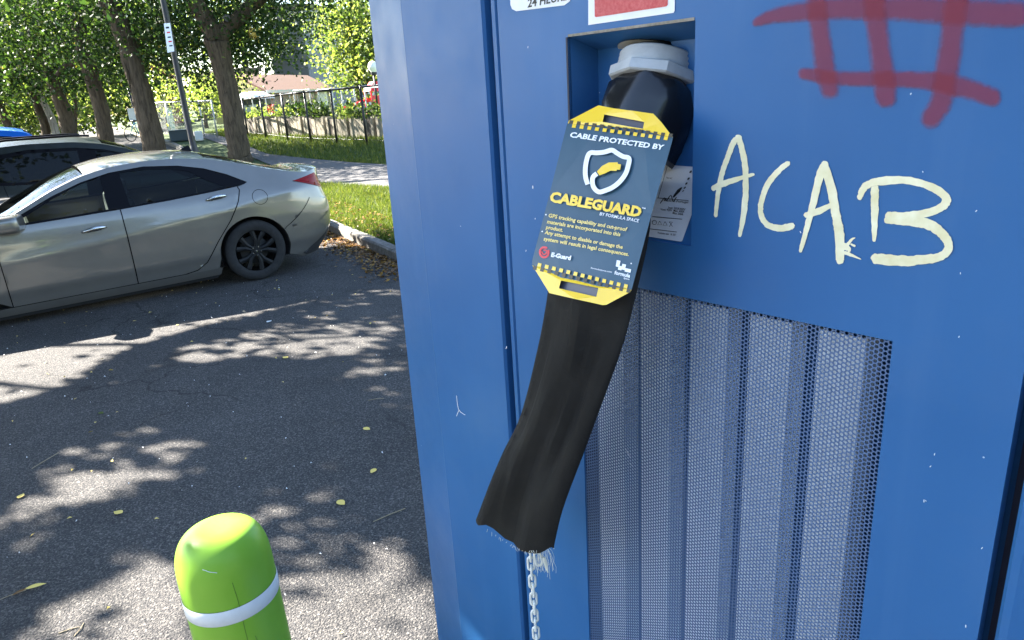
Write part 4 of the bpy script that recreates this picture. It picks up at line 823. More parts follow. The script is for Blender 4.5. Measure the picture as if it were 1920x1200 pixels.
# ------------------------------------------------------------------ trees
def leaf_mesh(name, C, size, m, parent, flat=0., seed=1, fold=.25):
    r = np.random.default_rng(seed); n = len(C); d = r.normal(size=(n, 3)); d[:, 2] *= (1-flat); d[:, 2] -= .25; d /= np.linalg.norm(d, axis=1)[:, None]
    k_ = r.normal(size=(n, 3)); s_ = np.cross(d, k_); s_ /= np.linalg.norm(s_, axis=1)[:, None]; nn = np.cross(d, s_); sz = (size*r.uniform(.6, 1.3, n))[:, None]
    a = C-d*sz*.5; b = C+s_*sz*.36+nn*sz*fold*.3; c = C+d*sz*.55; e = C-s_*sz*.36+nn*sz*fold*.3
    return arr_obj(name, np.stack([a, b, c, e], 1), 4, m, parent)
def tree(name, label, trunk, limbs, clumps, lsize, m_leafs, m_bark_, n_leaf, seed=1, group='trees along the park path', base=None, clump_sig=.55, keep=None):
    """trunk: [(point, radius)...]; limbs: same; clumps: (centre, spread, weight)"""
    b0 = np.array(trunk[0][0]); root = tag(empty(name, tuple(b0)), label, 'tree', group); r = np.random.default_rng(seed)
    b = MB()
    fl = [(trunk[0][0]-np.array([0, 0, .25]), trunk[0][1]*1.25), (trunk[0][0]+np.array([0, 0, .05]), trunk[0][1]*1.1)]+[(np.array(p)+(np.array([0, 0, .3]) if i == 0 else 0), q) for i, (p, q) in enumerate(trunk)]
    for L, nz in ((fl, .03), *[(l_, .03) for l_ in limbs]):
        C = spline([np.append(np.array(p)-b0, q) for p, q in L], 5); C = np.array(C); C[:, 3] = np.maximum(C[:, 3], .006)
        b.tube([c[:3]+r.normal(size=3)*c[3]*.03 for c in C], list(C[:, 3]), 14, nz, True, seed)
    b.build('trunk', m_bark_, root, True)
    tot = sum(c[2] for c in clumps); PTS = []
    for c, sp_, w in clumps:
        n = int(n_leaf*w/tot); k_ = max(3, int(n/55)); cc = np.array(c)+r.normal(size=(k_, 3))*np.array(sp_)*.62
        PTS.append(cc[r.integers(0, k_, n)]+r.normal(size=(n, 3))*clump_sig*np.array([1, 1, .6]))
    PTS = np.concatenate(PTS)
    if keep is not None: PTS = PTS[keep(PTS)]
    g = hgt(PTS[:, 0], PTS[:, 1])[0]; PTS = PTS[PTS[:, 2] > g+.4]
    sel = r.random(len(PTS)); m1 = m_leafs if isinstance(m_leafs, list) else [m_leafs]
    for i, mm in enumerate(m1):
        q = PTS[(sel >= i/len(m1)) & (sel < (i+1)/len(m1))]; leaf_mesh('crown', q-b0, lsize, mm, root, seed=seed+i)
    return root
def polyline(base, pts, wpx):
    """trunk polyline: pixels lifted onto the vertical plane through the base, widths in pixels -> radii"""
    D_ = hd(base); out = [(base, wpx[0]/2*depth(base)/F_PX*.8)]
    for p, w in zip(pts, wpx[1:]): q = atd(*p, D_); out.append((q, w/2*depth(q)/F_PX*.83))
    return out
def extend(L, up, n=3, spread=(.3, .3)):
    p, r_ = L[-1]; q, _ = L[-2]; d = (p-q)/np.linalg.norm(p-q); o = list(L)
    for i in range(n): d = d+np.array([random.uniform(-.2, .2), random.uniform(-.2, .2), .1]); d /= np.linalg.norm(d); p = p+d*up/n; r_ *= .72; o.append((p, r_))
    return o
TB = {}
tb = {'a': gpt(452, 303), 'b': gpt(291, 290)}
d1 = hd(tb['a']); print('tree depth', d1, tb['a'], hd(tb['b']), tb['b'])
# nearest tree with a fork
B1 = tb['a']; L1 = polyline(B1, [(440, 235), (428, 170), (415, 115), (405, 72)], [50, 46, 44, 46, 56])
la = extend(polyline(atd(406, 80, d1), [(388, 40), (362, 0), (335, -45)], [44, 40, 38, 34]), 4); lb = extend(polyline(atd(408, 80, d1), [(432, 48), (468, 15), (510, -25)], [36, 32, 30, 27]), 4)
la[0] = (L1[-1][0], .30); lb[0] = (L1[-1][0], .25)
sml = [[(atd(222+0, 60, d1), .0)]]
def crown_px(lst, D_, w=1.0):
    return [(atd(x, y, D_+dd), (sx, sx, sz), wt*w) for x, y, dd, sx, sz, wt in lst]
LV = [M['leaf'], M['leafd'], M['leafd']]
tree('maple_tree', 'forked brown maple trunk with small yellow leaf cluster, nearest the silver sedan tail', L1, [la, lb], crown_px([(400, -60, 0, 3., 1.6, 3), (330, 60, .6, 1.4, .9, .75), (510, -10, .5, 1.1, .9, 1.5), (470, 78, 1., .6, .45, .5), (375, 130, 1.5, .6, .5, .3), (600, -60, 0, 1.4, .5, .7), (450, 60, 1.6, .8, .6, .5), (520, -200, 1, 3, 1.5, 2.5), (330, -200, 1, 3, 1.5, 2.5), (600, -110, -2, 2.5, 1., 2)], d1), .105, LV, M['bark'], 30000, 11)
D2 = d1+1.2; B2 = gpt(292, 290); B2 = atd(292, 290, D2) if True else B2; B2[2] = H0(B2[0], B2[1])-.1
L2 = polyline(B2, [(275, 215), (258, 150), (240, 90), (222, 40), (196, -10), (175, -60)], [52, 46, 42, 42, 42, 40, 36])
l2 = [(atd(247, 92, D2), .10), (atd(262, 78, D2+.2), .09), (atd(290, 70, D2+.5), .05), (atd(320, 62, D2+.8), .02)]; l2b = [(atd(235, 75, D2), .06), (atd(232, 110, D2-.1), .045), (atd(240, 140, D2-.2), .03), (atd(246, 175, D2-.2), .015)]
tree('maple_tree', 'straight leaning brown trunk between the forked maple and the charcoal crossover', extend(L2, 4), [l2, l2b], crown_px([(220, -40, .5, 2.4, 1.2, 2.4), (310, 40, 1., 1.2, .8, .9), (300, 90, 2., .8, .5, .4), (200, 80, 1.5, 1., .8, .6), (260, -180, 1, 3, 1.5, 3), (325, 100, 3, .7, .35, .25)], D2), .105, LV, M['bark'], 19000, 12)
D3 = d1+4.5; B3 = atd(200, 268, D3); B3[2] = H0(B3[0], B3[1])
L3 = polyline(B3, [(192, 215), (178, 165), (162, 110), (150, 60), (138, 0), (125, -50)], [34, 32, 32, 33, 30, 28, 25]); l3 = [(atd(160, 100, D3), .12), (atd(140, 118, D3), .09), (atd(122, 122, D3), .07), (atd(105, 142, D3), .05)]
tree('maple_tree', 'brown trunk second from the charcoal crossover roof with a limb reaching left', extend(L3, 4), [l3], crown_px([(150, -20, 0, 2.6, 1.3, 2.5), (90, 60, 1, 1.8, 1., 1.2), (190, 90, 2., 1.2, .8, .7), (100, -150, 0, 3, 2, 3), (60, 120, 1.5, 1.4, .7, .6)], D3), .115, LV, M['bark'], 17000, 13)
D4 = d1+8; B4 = atd(130, 262, D4); B4[2] = H0(B4[0], B4[1])
L4 = polyline(B4, [(125, 225), (112, 185), (98, 150)], [34, 32, 28, 26]); l4 = polyline(atd(98, 150, D4), [(84, 120), (70, 90), (50, 40)], [22, 19, 16, 12]); l4b = polyline(atd(98, 150, D4), [(108, 128), (118, 112), (125, 80)], [20, 17, 15, 11])
tree('maple_tree', 'dark forked trunk farther down the row behind the charcoal crossover', L4, [extend(l4, 4), extend(l4b, 4)], crown_px([(60, 60, 0, 2.6, 1.6, 2.5), (20, 120, 2, 2., 1., 1.), (130, 100, 1, 1.6, 1.2, .8), (60, -120, 0, 4, 2, 3)], D4), .15, LV, M['bark'], 11000, 14)
for x, y, pts, w, lbl, mk_, sd in ((108, 262, [(100, 232), (88, 205), (74, 175), (60, 120)], [17, 16, 14, 13, 10], 'pale sunlit slim trunk between two darker trunks', 'bark2', 21), (88, 262, [(84, 235), (74, 205), (66, 180), (50, 120)], [20, 19, 18, 16, 13], 'dark slim trunk left of the pale sunlit trunk', 'bark', 22), (20, 262, [(16, 240), (6, 212), (-6, 180)], [18, 18, 16, 15], 'dark slim trunk at the far left edge above the blue car', 'bark', 23), (140, 262, [(142, 215), (140, 170), (132, 110)], [9, 8, 7, 6], 'very thin young trunk beside the dark forked one', 'bark', 24)):
    D_ = d1+13+sd*.3-6; Bq = atd(x, y, D_); Bq[2] = H0(Bq[0], Bq[1]); L_ = extend(polyline(Bq, pts, w), 4)
    tree('young_maple_tree', lbl, L_, [], crown_px([(pts[-1][0], pts[-1][1]-40, 0, 2., 1.5, 1), (pts[-1][0]-30, 60, 0, 2, 1, .7)], D_), .16, LV, M[mk_], 7000, sd)
_t1 = [o for o in bpy.data.objects if o.name == 'maple_tree'][0]; _q = atd(425, 34, d1-.33)-B1; _n = (CAMP-B1-_q); _n /= np.linalg.norm(_n)
MB().tube([tuple(_q-_n*.12), tuple(_q+_n*.03)], [.10, .075], 12, .05).build('pruned_stub', M['conc'], _t1)
# yellow dry leaf cluster hanging by the fork
b = np.array([atd(476+random.gauss(0, 5), 66+random.gauss(0, 6), d1-.4) for _ in range(26)]); leaf_mesh('dry_leaf_cluster', b, .11, M['yleaf'], None, seed=5); tag(bpy.data.objects['dry_leaf_cluster'], 'small hanging cluster of yellow dry leaves below the fork of the nearest maple', 'leaf cluster')
# sunlit trees farther back
def back_tree(label, x, y, D_, wpx, hh, clumps, mats_, n, ls, seed):
    Bq = atd(x, y, D_); Bq[2] = H0(Bq[0], Bq[1]); tp = Bq+np.array([.3, 0, hh]); tree('park_tree', label, [(Bq, wpx), ((Bq+tp)/2, wpx*.7), (tp, wpx*.3)], [], crown_px(clumps, D_), ls, mats_, M['bark'], n, seed, 'sunlit trees behind the gardens', clump_sig=.8)
LY = [M['leafy'], M['leaf'], M['leafy']]
back_tree('bright yellow green tree rising behind the red playground roof', 675, 200, 47, .2, 8, [(668, 50, 0, 1.7, 1.8, 2.2), (672, 120, 0, 1.1, 1.2, 1), (690, 130, -1, 1.6, 1.6, 1), (700, 0, 0, 3, 2, 1.6)], LY, 15000, .2, 31)
back_tree('yellow green bushy tree behind the far trunks at the left', 30, 240, 44, .2, 4, [(30, 200, 0, 2.8, 1.2, 2), (-20, 170, 0, 3, 2, 2), (90, 210, 2, 2, 1., 1)], LY, 12000, .2, 32)
back_tree('light green tree in the gap left of the second maple', 185, 235, 50, .2, 4, [(180, 180, 0, 3., 1.2, 1.6), (230, 190, 0, 1.6, .9, .8), (130, 150, 2, 3, 2, 1.5)], LY, 11000, .22, 33)
back_tree('small yellow green tree beside the lamp pole', 385, 225, 42, .1, 2.4, [(372, 178, 0, .9, .5, 1), (395, 190, 0, .7, .5, .8), (415, 175, 0, .5, .8, .5)], [M['leafy']], 2600, .16, 34)
back_tree('tall dark tree mass behind the grey stone house', 470, 200, 62, .3, 10, [(450, 60, 0, 3.5, 3, 2), (330, 60, 4, 4, 3, 2), (200, 80, 5, 5, 3, 2)], [M['leaf'], M['leafd'], M['leafy']], 12000, .28, 35)
back_tree('leafy green tree hidden behind the charger, left of two', 900, 190, 40, .2, 8, [(860, 60, 0, 3, 2.4, 2), (940, 0, 0, 3, 2, 2), (900, 130, 1, 2.4, 1, 1)], LY, 9000, .2, 36)
back_tree('leafy green tree hidden behind the charger, right of two', 1180, 170, 44, .2, 8, [(1100, 60, 0, 3.4, 2.4, 2), (1250, 0, 0, 3.6, 2, 2), (1180, 130, 1, 3, 1, 1), (1400, 60, 2, 3.5, 2, 1)], [M['leaf'], M['leafd']], 11000, .22, 37)
# unseen trees beside the lot, crowns shaped to shade asphalt, cars and cabinet
def gl_(x, y): p = gpt(x, y); return (p[0], p[1])
LITP = [[gl_(*p) for p in L] for L in (
 [(-300, 770), (-300, 600), (0, 500), (200, 470), (420, 470), (470, 505), (560, 505), (650, 530), (600, 560), (500, 588), (400, 610), (330, 628), (250, 656), (200, 685), (150, 718), (80, 742), (0, 765), (-300, 820)],
 [(-200, 1300), (30, 1185), (110, 1120), (190, 1062), (260, 1030), (340, 1028), (380, 1050), (460, 1400), (-200, 1500)])]
PATCH = [(gl_(x, y), r_, pr) for x, y, r_, pr in ((110, 935, .16, .8), (155, 925, .14, .8), (75, 950, .10, .7), (115, 852, .12, .7), (125, 835, .07, .5), (235, 845, .12, .7), (285, 800, .11, .6), (340, 830, .13, .7), (295, 885, .13, .8), (345, 895, .08, .6), (225, 930, .12, .6), (270, 920, .09, .5), (75, 1010, .10, .5),
 (420, 655, .28, .75), (500, 640, .3, .7), (560, 600, .25, .6), (600, 650, .3, .75), (660, 625, .3, .7), (700, 660, .25, .6), (720, 690, .18, .7), (690, 700, .14, .7), (300, 680, .16, .45), (380, 690, .18, .5), (740, 600, .25, .5), (690, 560, .3, .5), (660, 520, .25, .5), (560, 730, .14, .6), (590, 720, .12, .6), (530, 745, .1, .6), (715, 735, .13, .7), (765, 760, .12, .6), (770, 820, .1, .6),
 (560, 930, .14, .7), (600, 920, .12, .6), (680, 910, .12, .6), (560, 965, .12, .7), (640, 1090, .2, .7), (720, 1100, .18, .7), (590, 1020, .2, .6), (760, 1020, .18, .6), (700, 1180, .22, .8), (620, 1160, .2, .8), (550, 990, .15, .7), (790, 1090, .15, .7))]
_pr = random.Random(12)
for _ in range(95):
    x_q = _pr.uniform(-40, 800); y_q = _pr.uniform(640, 1190); PATCH.append((gl_(x_q, y_q), _pr.uniform(.04, .10), _pr.uniform(.45, .8)))
def lit_prob(gx, gy):
    """how open the canopy is along the sun ray that ends on this ground point"""
    out = np.zeros(len(gx))
    for L in LITP:
        c = np.zeros(len(gx), bool); j = len(L)-1
        for i in range(len(L)):
            xi, yi = L[i]; xj, yj = L[j]; c ^= ((yi > gy) != (yj > gy)) & (gx < (xj-xi)*(gy-yi)/(yj-yi+1e-12)+xi); j = i
        out = np.maximum(out, c*1.0)
    for (x, y), r_, pr in PATCH: out = np.maximum(out, min(1, pr*1.3)*((gx-x)**2/(r_*1.75)**2+(gy-y)**2/(r_*1.15)**2 < 1))
    # bollard top
    out = np.maximum(out, 1.0*((gx-.83)**2+(gy-.47)**2 < .28**2)); out = np.maximum(out, .98*((gx-.25)**2+(gy-.75)**2 < .2**2))
    return out
def keep_shade(P_):
    k_ = P_[:, 2]/SUN[2]; gx = P_[:, 0]-SUN[0]*k_; gy = P_[:, 1]-SUN[1]*k_; rr_ = np.random.default_rng(4)
    jx = rr_.normal(size=len(gx))*.05; return rr_.random(len(gx)) > lit_prob(gx+jx, gy+jx[::-1])*.992
def shade_tree(label, base, h, clumps, n, seed):
    b0 = np.array([base[0], base[1], 0.]); tp = b0+np.array([.3, .2, h]); lim = []
    for c, s_, w in clumps[6:13:2]: lim.append([(b0+(tp-b0)*.55, .08), ((b0+(tp-b0)*.8+np.array(c))/2, .035), (np.array(c, float), .012)])
    tree('street_tree', label, [(b0, .24), ((b0+tp)/2, .18), (tp, .10)], lim, clumps, .135, [M['leaf'], M['leafd']], M['bark'], n, seed, 'street trees beside the lot', clump_sig=.4, keep=keep_shade)
def sh(gx, gy, h): k_ = h/SUN[2]; return (gx+SUN[0]*k_, gy+SUN[1]*k_, h)
cl1 = [(sh(x, y, h*.84), (1.0, .9, .4), w) for x, y, h, w in ((-3.6, 5.0, 5, 1), (-2.2, 5.6, 5, 1.), (-.9, 6.4, 5.2, 1.), (-3.2, 3.6, 5.6, 1), (-1.8, 4.2, 5.6, 1.1), (-.6, 4.8, 5.6, 1.), (-2.6, 2.9, 6, 1), (-1.3, 3.2, 6, 1), (-.1, 3.6, 6, 1), (-4.8, 4.2, 5.4, .8), (.2, 5.6, 5.6, .9), (-.8, 2.4, 6.2, .8), (.3, 2.2, 6.2, .7), (.2, 7.6, 5.4, .6), (-1.2, 8.2, 5.2, .6), (-2.2, 7.4, 5.2, .35))]
shade_tree('leafy street tree outside the left edge that shades the asphalt', (-13.5, 8.6), 7.5, cl1, 80000, 41)
cl2 = [(sh(x, y, h), (.9, .8, .5), w) for x, y, h, w in ((1.4, .9, 5, 1), (2.3, .3, 5, 1.2), (1.6, -.1, 5.4, 1.1), (2.8, -.6, 5.2, 1.1), (1.0, 1.6, 5.4, .8), (2.0, 1.0, 5.6, 1), (3.2, .4, 5, .9), (3.4, -.8, 5.4, .8), (1.8, -.9, 5.6, .8))]
shade_tree('leafy street tree outside the left edge that shades the charger', (-4.6, 3.9) if False else (-6.6, .6), 6.5, cl2, 36000, 42)
for i, (x, y, hh_) in enumerate(((7, -23, 8), (15, -17, 7), (-2, -27, 9), (-13, -26, 8), (24, -10, 8), (-24, -16, 9))):  # unseen trees added so the car sides reflect dark green
    b0 = np.array([x, y, 0.]); tree('street_tree', ['street tree due behind the viewer, slightly to the right', 'street tree far behind on the right side', 'tallest street tree straight behind the viewer', 'street tree behind the viewer towards the left', 'street tree level with the viewer far to the right', 'broad street tree far to the left behind'][i], [(b0, .25), (b0+[0.2, 0, 2.5], .2), (b0+[.1, .2, hh_*.7], .1)], [], [(b0+[0, 0, hh_*.62], (3.2, 3.2, 2.4), 1)], .5, [M['leaf'], M['leafd']], M['bark'], 9000, 90+i, 'unseen trees added behind the viewer for reflections', clump_sig=.9)
# ------------------------------------------------------------------ lamp pole with parking sign
Dp = d1-3.6; pb = atd(366, 290, Dp); ptop_ = pb.copy(); pb[2] = H0(pb[0], pb[1]); pole = tag(empty('lamp_pole', tuple(pb)), 'black lamp pole with a flared base and a narrow white parking sign', 'lamp pole'); sc = depth(pb)/F_PX
tp = atd(303, -14, Dp); tp2 = tp+(tp-pb)*.8
b = MB(); b.tube([(0, 0, -.1), tuple((tp-pb)*.12), tuple(tp-pb), tuple(tp2-pb)], [11*sc*.5, 10*sc*.5, 10*sc*.5, .06], 16); b.build('pole_shaft', M['black'], pole, True)
b = MB(); b.lathe([(11*sc, -.1), (11*sc, .05), (10.5*sc, .35), (9*sc, .75), (6.2*sc, .95), (4.6*sc, 1.08)], 12); b.build('pole_base', M['black'], pole, True)
b = MB(); b.tube([tuple(tp2-pb), tuple(tp2-pb+np.array([.3, 0, .25])), tuple(tp2-pb+np.array([1.0, 0, .3]))], .04, 10); b.build('lamp_arm', M['black'], pole, True); b = MB(); V, Fc = rounded_box(tuple(tp2-pb+np.array([.8, -.12, .24])), tuple(tp2-pb+np.array([1.35, .12, .34])), .04); b.add(V, Fc); b.build('lamp_head', M['black'], pole)
sg = [(307, 44), (319, 43), (327, 96), (314, 99)]; b = MB(); SP = lambda x, y, e=0: atd(x, y, Dp-.14-e)-pb
o = poly('sign_plate', sg, M['wht'], pole, SP, 0, .004)
for x, y, r_, m_ in ((314, 52, 3.2, 'ink'), (316, 61, 2.6, 'redp'), (317.5, 70, 2.6, 'ink'), (319, 78, 2.6, 'redp'), (320.5, 86, 2.4, 'ink')):
    stroke('sign_marking', [(x-3, y), (x+3, y-.6)], r_, M[m_], pole, SP, .006, 2, cap=False)
# ------------------------------------------------------------------ fence
def fence(name, label, pts, top_px, m, r_=.03):
    """pts: base pixels of posts; top_px: pixel y of the top rail above each"""
    root = None; prev = None
    for (x, y), (tx, ty) in zip(pts, top_px):
        g = gpt(x, y) if not isinstance(x, np.ndarray) else x; D_ = hd(g); t = atd(tx, ty, D_)
        if root is None: root = tag(empty(name, tuple(g)), label, 'fence'); g0 = g
        t = np.array([g[0], g[1], t[2]]); MB().tube([tuple(g-g0-np.array([0, 0, .2])), tuple(t-g0+np.array([0, 0, .05]))], r_*1.25, 8).build('fence_post', m, root, True)
        if prev is not None:
            MB().tube([tuple(prev[1]-g0), tuple(t-g0)], r_*1.1, 8).build('top_rail', m, root, True)
            MB().tube([tuple(prev[0]-g0+np.array([0, 0, .12])), tuple(g-g0+np.array([0, 0, .12]))], .006, 5).build('bottom_wire', m, root)
            # wire netting
            b = MB(); a0, a1 = prev[0]-g0, g-g0; hgt_ = t[2]-g[2]-.14; L_ = np.linalg.norm(a1-a0); n = int(L_/.16)
            for i in range(-int(hgt_/.16), n):
                for sg_ in (1, -1):
                    u0, u1 = i*.16/L_, (i*.16+hgt_)/L_; z0, z1 = .12, .12+hgt_
                    if u0 < 0: z0 -= u0*L_; u0 = 0
                    if u1 > 1: z1 -= (u1-1)*L_; u1 = 1
                    if u1 <= u0: continue
                    if sg_ < 0: z0, z1 = .24+hgt_-z0, .24+hgt_-z1
                    p0 = a0+(a1-a0)*u0; p1 = a0+(a1-a0)*u1; b.tube([tuple(p0+np.array([0, 0, z0])), tuple(p1+np.array([0, 0, z1]))], .0022, 3, 0, False)
            o = b.build('wire_netting', m, root); tag(o, kind='stuff')
        prev = (g, t)
fence('garden_fence', 'black wire fence with round posts in front of the raised garden beds', [(465, 254), (499, 258), (540, 263), (583, 266), (632, 268), (688, 270), (748, 273)], [(452, 187), (485, 183), (525, 178), (568, 173), (617, 169), (675, 163), (733, 158)], M['black'])
fence('grey_fence', 'pale grey fence panel posts seen left of the forked maple', [(300, 254), (322, 255), (352, 256), (384, 256), (408, 257)], [(290, 193), (312, 192), (340, 191), (371, 190), (398, 189)], M['galv'], .028)
# ------------------------------------------------------------------ raised garden beds
def gat(x, D_): p = atd(x, 250, D_); p[2] = H0(p[0], p[1]); return p
bd = [(452, 250), (488, 251), (530, 252), (575, 253.5), (618, 255), (662, 256), (712, 257), (760, 258)]
nb = len(bd)-1; LB = ['pale sunlit raised garden bed nearest the forked maple', 'raised garden bed below the round cloth canopy', 'raised garden bed below the shed window', 'raised garden bed in front of the shed door', 'raised garden bed below the right end of the shed', 'raised garden bed left of the red playground', 'raised garden bed partly hidden by the charger edge']
for i in range(nb):
    g0 = gpt(*bd[i]); g1 = gpt(*bd[i+1]); d = g1-g0; d[2] = 0; L_ = np.linalg.norm(d)-.25; d /= np.linalg.norm(d); nn = np.array([-d[1], d[0], 0]); nn = nn if nn[1] > 0 else -nn
    rt = tag(empty('raised_garden_bed', tuple(g0), math.atan2(d[1], d[0])), LB[i], 'garden bed', 'raised garden beds behind the fence'); hh = .58; npk = max(4, int(L_/.22))
    for k_ in range(npk):
        x0 = k_*L_/npk; MB().box((x0+.008, -.03+random.uniform(-.01, .01), -.1), (x0+L_/npk-.008, .02, hh-.02+random.uniform(-.03, .03))).build('board', M['wood'] if (k_+i) % 4 else M['wood2'], rt)
    for x0 in (0, L_): MB().box((x0-.05, -.05, -.1), (x0+.05, 1.3, hh+.02)).build('corner_post', M['wood'], rt)
    MB().box((0, 1.25, -.1), (L_, 1.3, hh)).build('back_board', M['wood2'], rt); MB().box((.02, .03, 0), (L_-.02, 1.24, hh-.12)).build('soil', M['soil'], rt)
    r = np.random.default_rng(60+i); n = 430; k_ = 9; cc = np.stack([r.uniform(.1, L_-.1, k_), r.uniform(.1, 1.2, k_), hh+r.uniform(.05, [.12, .15, .42, .38, .14, .22, .18][i], k_)], 1)
    C = cc[r.integers(0, k_, n)]+r.normal(size=(n, 3))*np.array([.25, .2, .14]); C = C[C[:, 2] > hh-.1]
    o = leaf_mesh('garden_plants', np.array([g0+d*c[0]+nn*c[1]+np.array([0, 0, c[2]]) for c in C])-g0, .13, [M['leafy'], M['leafy'], M['leafd'], M['leaf'], M['leafy'], M['leaf'], M['leafy']][i], None, seed=70+i); o.location = g0
    tag(o, kind='stuff'); tag(o, ['bright green low plants in the bed nearest the forked maple', 'yellow green plants with red flowers below the round canopy', 'dark tall climbing plants in front of the shed window', 'tall leafy plants growing before the open shed door', 'pale green plants growing below the right shed corner', 'green plants on white stakes left of the red playground', 'bright plants beside the charger edge below the red roof'][i], 'plants', 'plants in the raised beds')
    if i in (1,): leaf_mesh('flowers', np.array([g0+d*(.3+.5*r.random())+nn*.3+np.array([0, 0, hh+.15+.3*r.random()]) for _ in range(40)]), .1, M['flower'], None, seed=3); tag(bpy.data.objects['flowers'], 'cluster of red flowers in the bed below the canopy', 'flowers')
    if i > 1 and i < 6 or i == 0:
        tr_ = tag(empty('trellis', tuple(g0), math.atan2(d[1], d[0])), ['white pipe trellis above the bed nearest the maple', '', 'white pipe trellis before the shed window', 'white pipe trellis before the shed door', 'white pipe trellis at the right shed corner', 'long white pipe trellis left of the playground'][i], 'trellis', 'white pipe trellises on the beds')
        for q, x0 in enumerate((.15, L_-.15)): MB().tube([(x0, .6, hh-.12), (x0, .6, hh+.95)], .022, 8).build('stake', M['wtrim'], tr_)
        MB().tube([(.15, .6, hh+.9), (L_-.15, .6, hh+.9)], .02, 8).build('crossbar', M['wtrim'], tr_)
# ------------------------------------------------------------------ shed, canopy, buildings
Ds = 46.
def quadbox(root_pt, d, nn, name, m, parent, x0, x1, y0, y1, z0, z1):
    o = MB().box((x0, y0, z0), (x1, y1, z1)).build(name, m, parent); return o
g0 = atd(506, 240, Ds-3); g1 = atd(628, 236, Ds+4.5); g0[2] = H0(g0[0], g0[1]); d = g1-g0; d[2] = 0; L_ = np.linalg.norm(d); d /= L_; zE = atd(503, 168, Ds-3)[2]-g0[2]; zR = atd(478, 142, Ds-1)[2]-g0[2]
sh_ = tag(empty('garden_shed', tuple(g0), math.atan2(d[1], d[0])), 'cream garden shed with brown gable roof and open door behind the beds', 'shed'); dpw = 3.2
MB().box((0, 0, -.1), (L_, .08, zE)).build('front_wall', M['cream_shaded'], sh_); MB().box((0, dpw-.08, -.1), (L_, dpw, zE)).build('rear_wall', M['cream_shaded'], sh_)  # front and rear siding greyed, their shade painted into the cream colour
for x0 in (0, L_-.08): MB().add([(x0, .081, -.1), (x0, dpw-.081, -.1), (x0, dpw-.081, zE), (x0, dpw/2, zR-.06), (x0, .081, zE), (x0+.08, .081, -.1), (x0+.08, dpw-.081, -.1), (x0+.08, dpw-.081, zE), (x0+.08, dpw/2, zR-.06), (x0+.08, .081, zE)], [(0, 1, 2, 3, 4), (9, 8, 7, 6, 5), (0, 5, 6, 1), (1, 6, 7, 2), (2, 7, 8, 3), (3, 8, 9, 4), (4, 9, 5, 0)]).build('gable_wall', M['cream'], sh_)
for sg_ in (0, 1):
    y0, y1 = ((-.25, dpw/2) if sg_ == 0 else (dpw+.25, dpw/2)); zz = zE-(zR-zE)*.25/(dpw/2)
    MB().add([(-.25, y0, zz), (L_+.25, y0, zz), (L_+.25, y1, zR), (-.25, y1, zR), (-.25, y0, zz+.1), (L_+.25, y0, zz+.1), (L_+.25, y1, zR+.1), (-.25, y1, zR+.1)], [(0, 3, 2, 1), (4, 5, 6, 7), (0, 1, 5, 4), (1, 2, 6, 5), (2, 3, 7, 6), (3, 0, 4, 7)]).build('roof', M['roofb'], sh_)
MB().box((-.26, -.29, zz-.06), (L_+.26, -.252, zz+.11)).build('fascia', M['wtrim'], sh_)
for x0, x1, z1_, nm in ((.33, .43, zE*.80, 'window'), (.56, .68, zE*.86, 'door')):
    a_, b_ = L_*x0, L_*x1; z0_ = .9 if nm == 'window' else 0.; f = MB().box((a_-.1, -.045, z0_-.08), (a_, -.002, z1_+.1)).box((b_, -.045, z0_-.08), (b_+.1, -.002, z1_+.1)).box((a_, -.045, z1_), (b_, -.002, z1_+.1)).build(nm+'_frame', M['wtrim'], sh_); MB().box((a_, -.02, z0_), (b_, -.001, z1_)).build('pane' if nm == 'window' else 'dark_doorway', M['window'], f)
MB().box((L_*.74, -.05, .3), (L_*.92, -.002, zE*.9)).build('white_door_panel', M['wtrim'], sh_)
# round cloth canopy left of the shed
cp = atd(478, 235, 42); cp[2] = H0(cp[0], cp[1]); zc = atd(478, 186, 42)[2]-cp[2]; zc2 = atd(478, 172, 42)[2]-cp[2]; cn = tag(empty('cloth_canopy', tuple(cp)), 'low white cloth canopy left of the cream shed', 'canopy'); MB().lathe([(1.25, zc), (1.2, zc+.1), (.8, zc2-.08), (.3, zc2), (0, zc2+.02)], 20).build('canopy_top', M['tarp'], cn, True)
MB().box((-.85, -.6, 0), (.85, .6, zc-.02)).build('booth', M['bin'], cn); MB().box((-.3, -.62, zc*.45), (.5, -.602, zc*.75)).build('notice_board', M['sign'], cn)
def block(name, label, x0, x1, ytop, ybase, D0, D1, m, dep=5, wins=(), cat='building', trimh=.25):
    g0 = atd(x0, ybase, D0); g1 = atd(x1, ybase, D1); g0[2] = g1[2] = H0(g0[0], g0[1]); d = g1-g0; L_ = np.linalg.norm(d); z1 = atd(x0, ytop, D0)[2]-g0[2]; rt = tag(empty(name, tuple(g0), math.atan2(d[1], d[0])), label, cat)
    MB().box((0, 0, -.2), (L_, dep, z1)).build('wall', m, rt)
    MB().box((-.15, -.15, z1+.001), (L_+.15, dep+.15, z1+trimh)).build('roof', M['brown'], rt)
    for (u0, u1, v0, v1) in wins:
        f = MB().box((L_*u0-.08, -.06, z1*v0-.08), (L_*u1+.08, -.002, z1*v0)).box((L_*u0-.08, -.06, z1*v1), (L_*u1+.08, -.002, z1*v1+.08)).box((L_*u0-.08, -.06, z1*v0), (L_*u0, -.002, z1*v1)).box((L_*u1, -.06, z1*v0), (L_*u1+.08, -.002, z1*v1)).build('window', M['wtrim'], rt); MB().box((L_*u0, -.03, z1*v0), (L_*u1, -.001, z1*v1)).build('pane', M['window'], f)
    return rt
block('stone_house', 'tall grey stone house wall behind the cream shed', 528, 592, 20, 230, 62, 60, M['stone'], 8, [(.25, .5, .60, .72)])
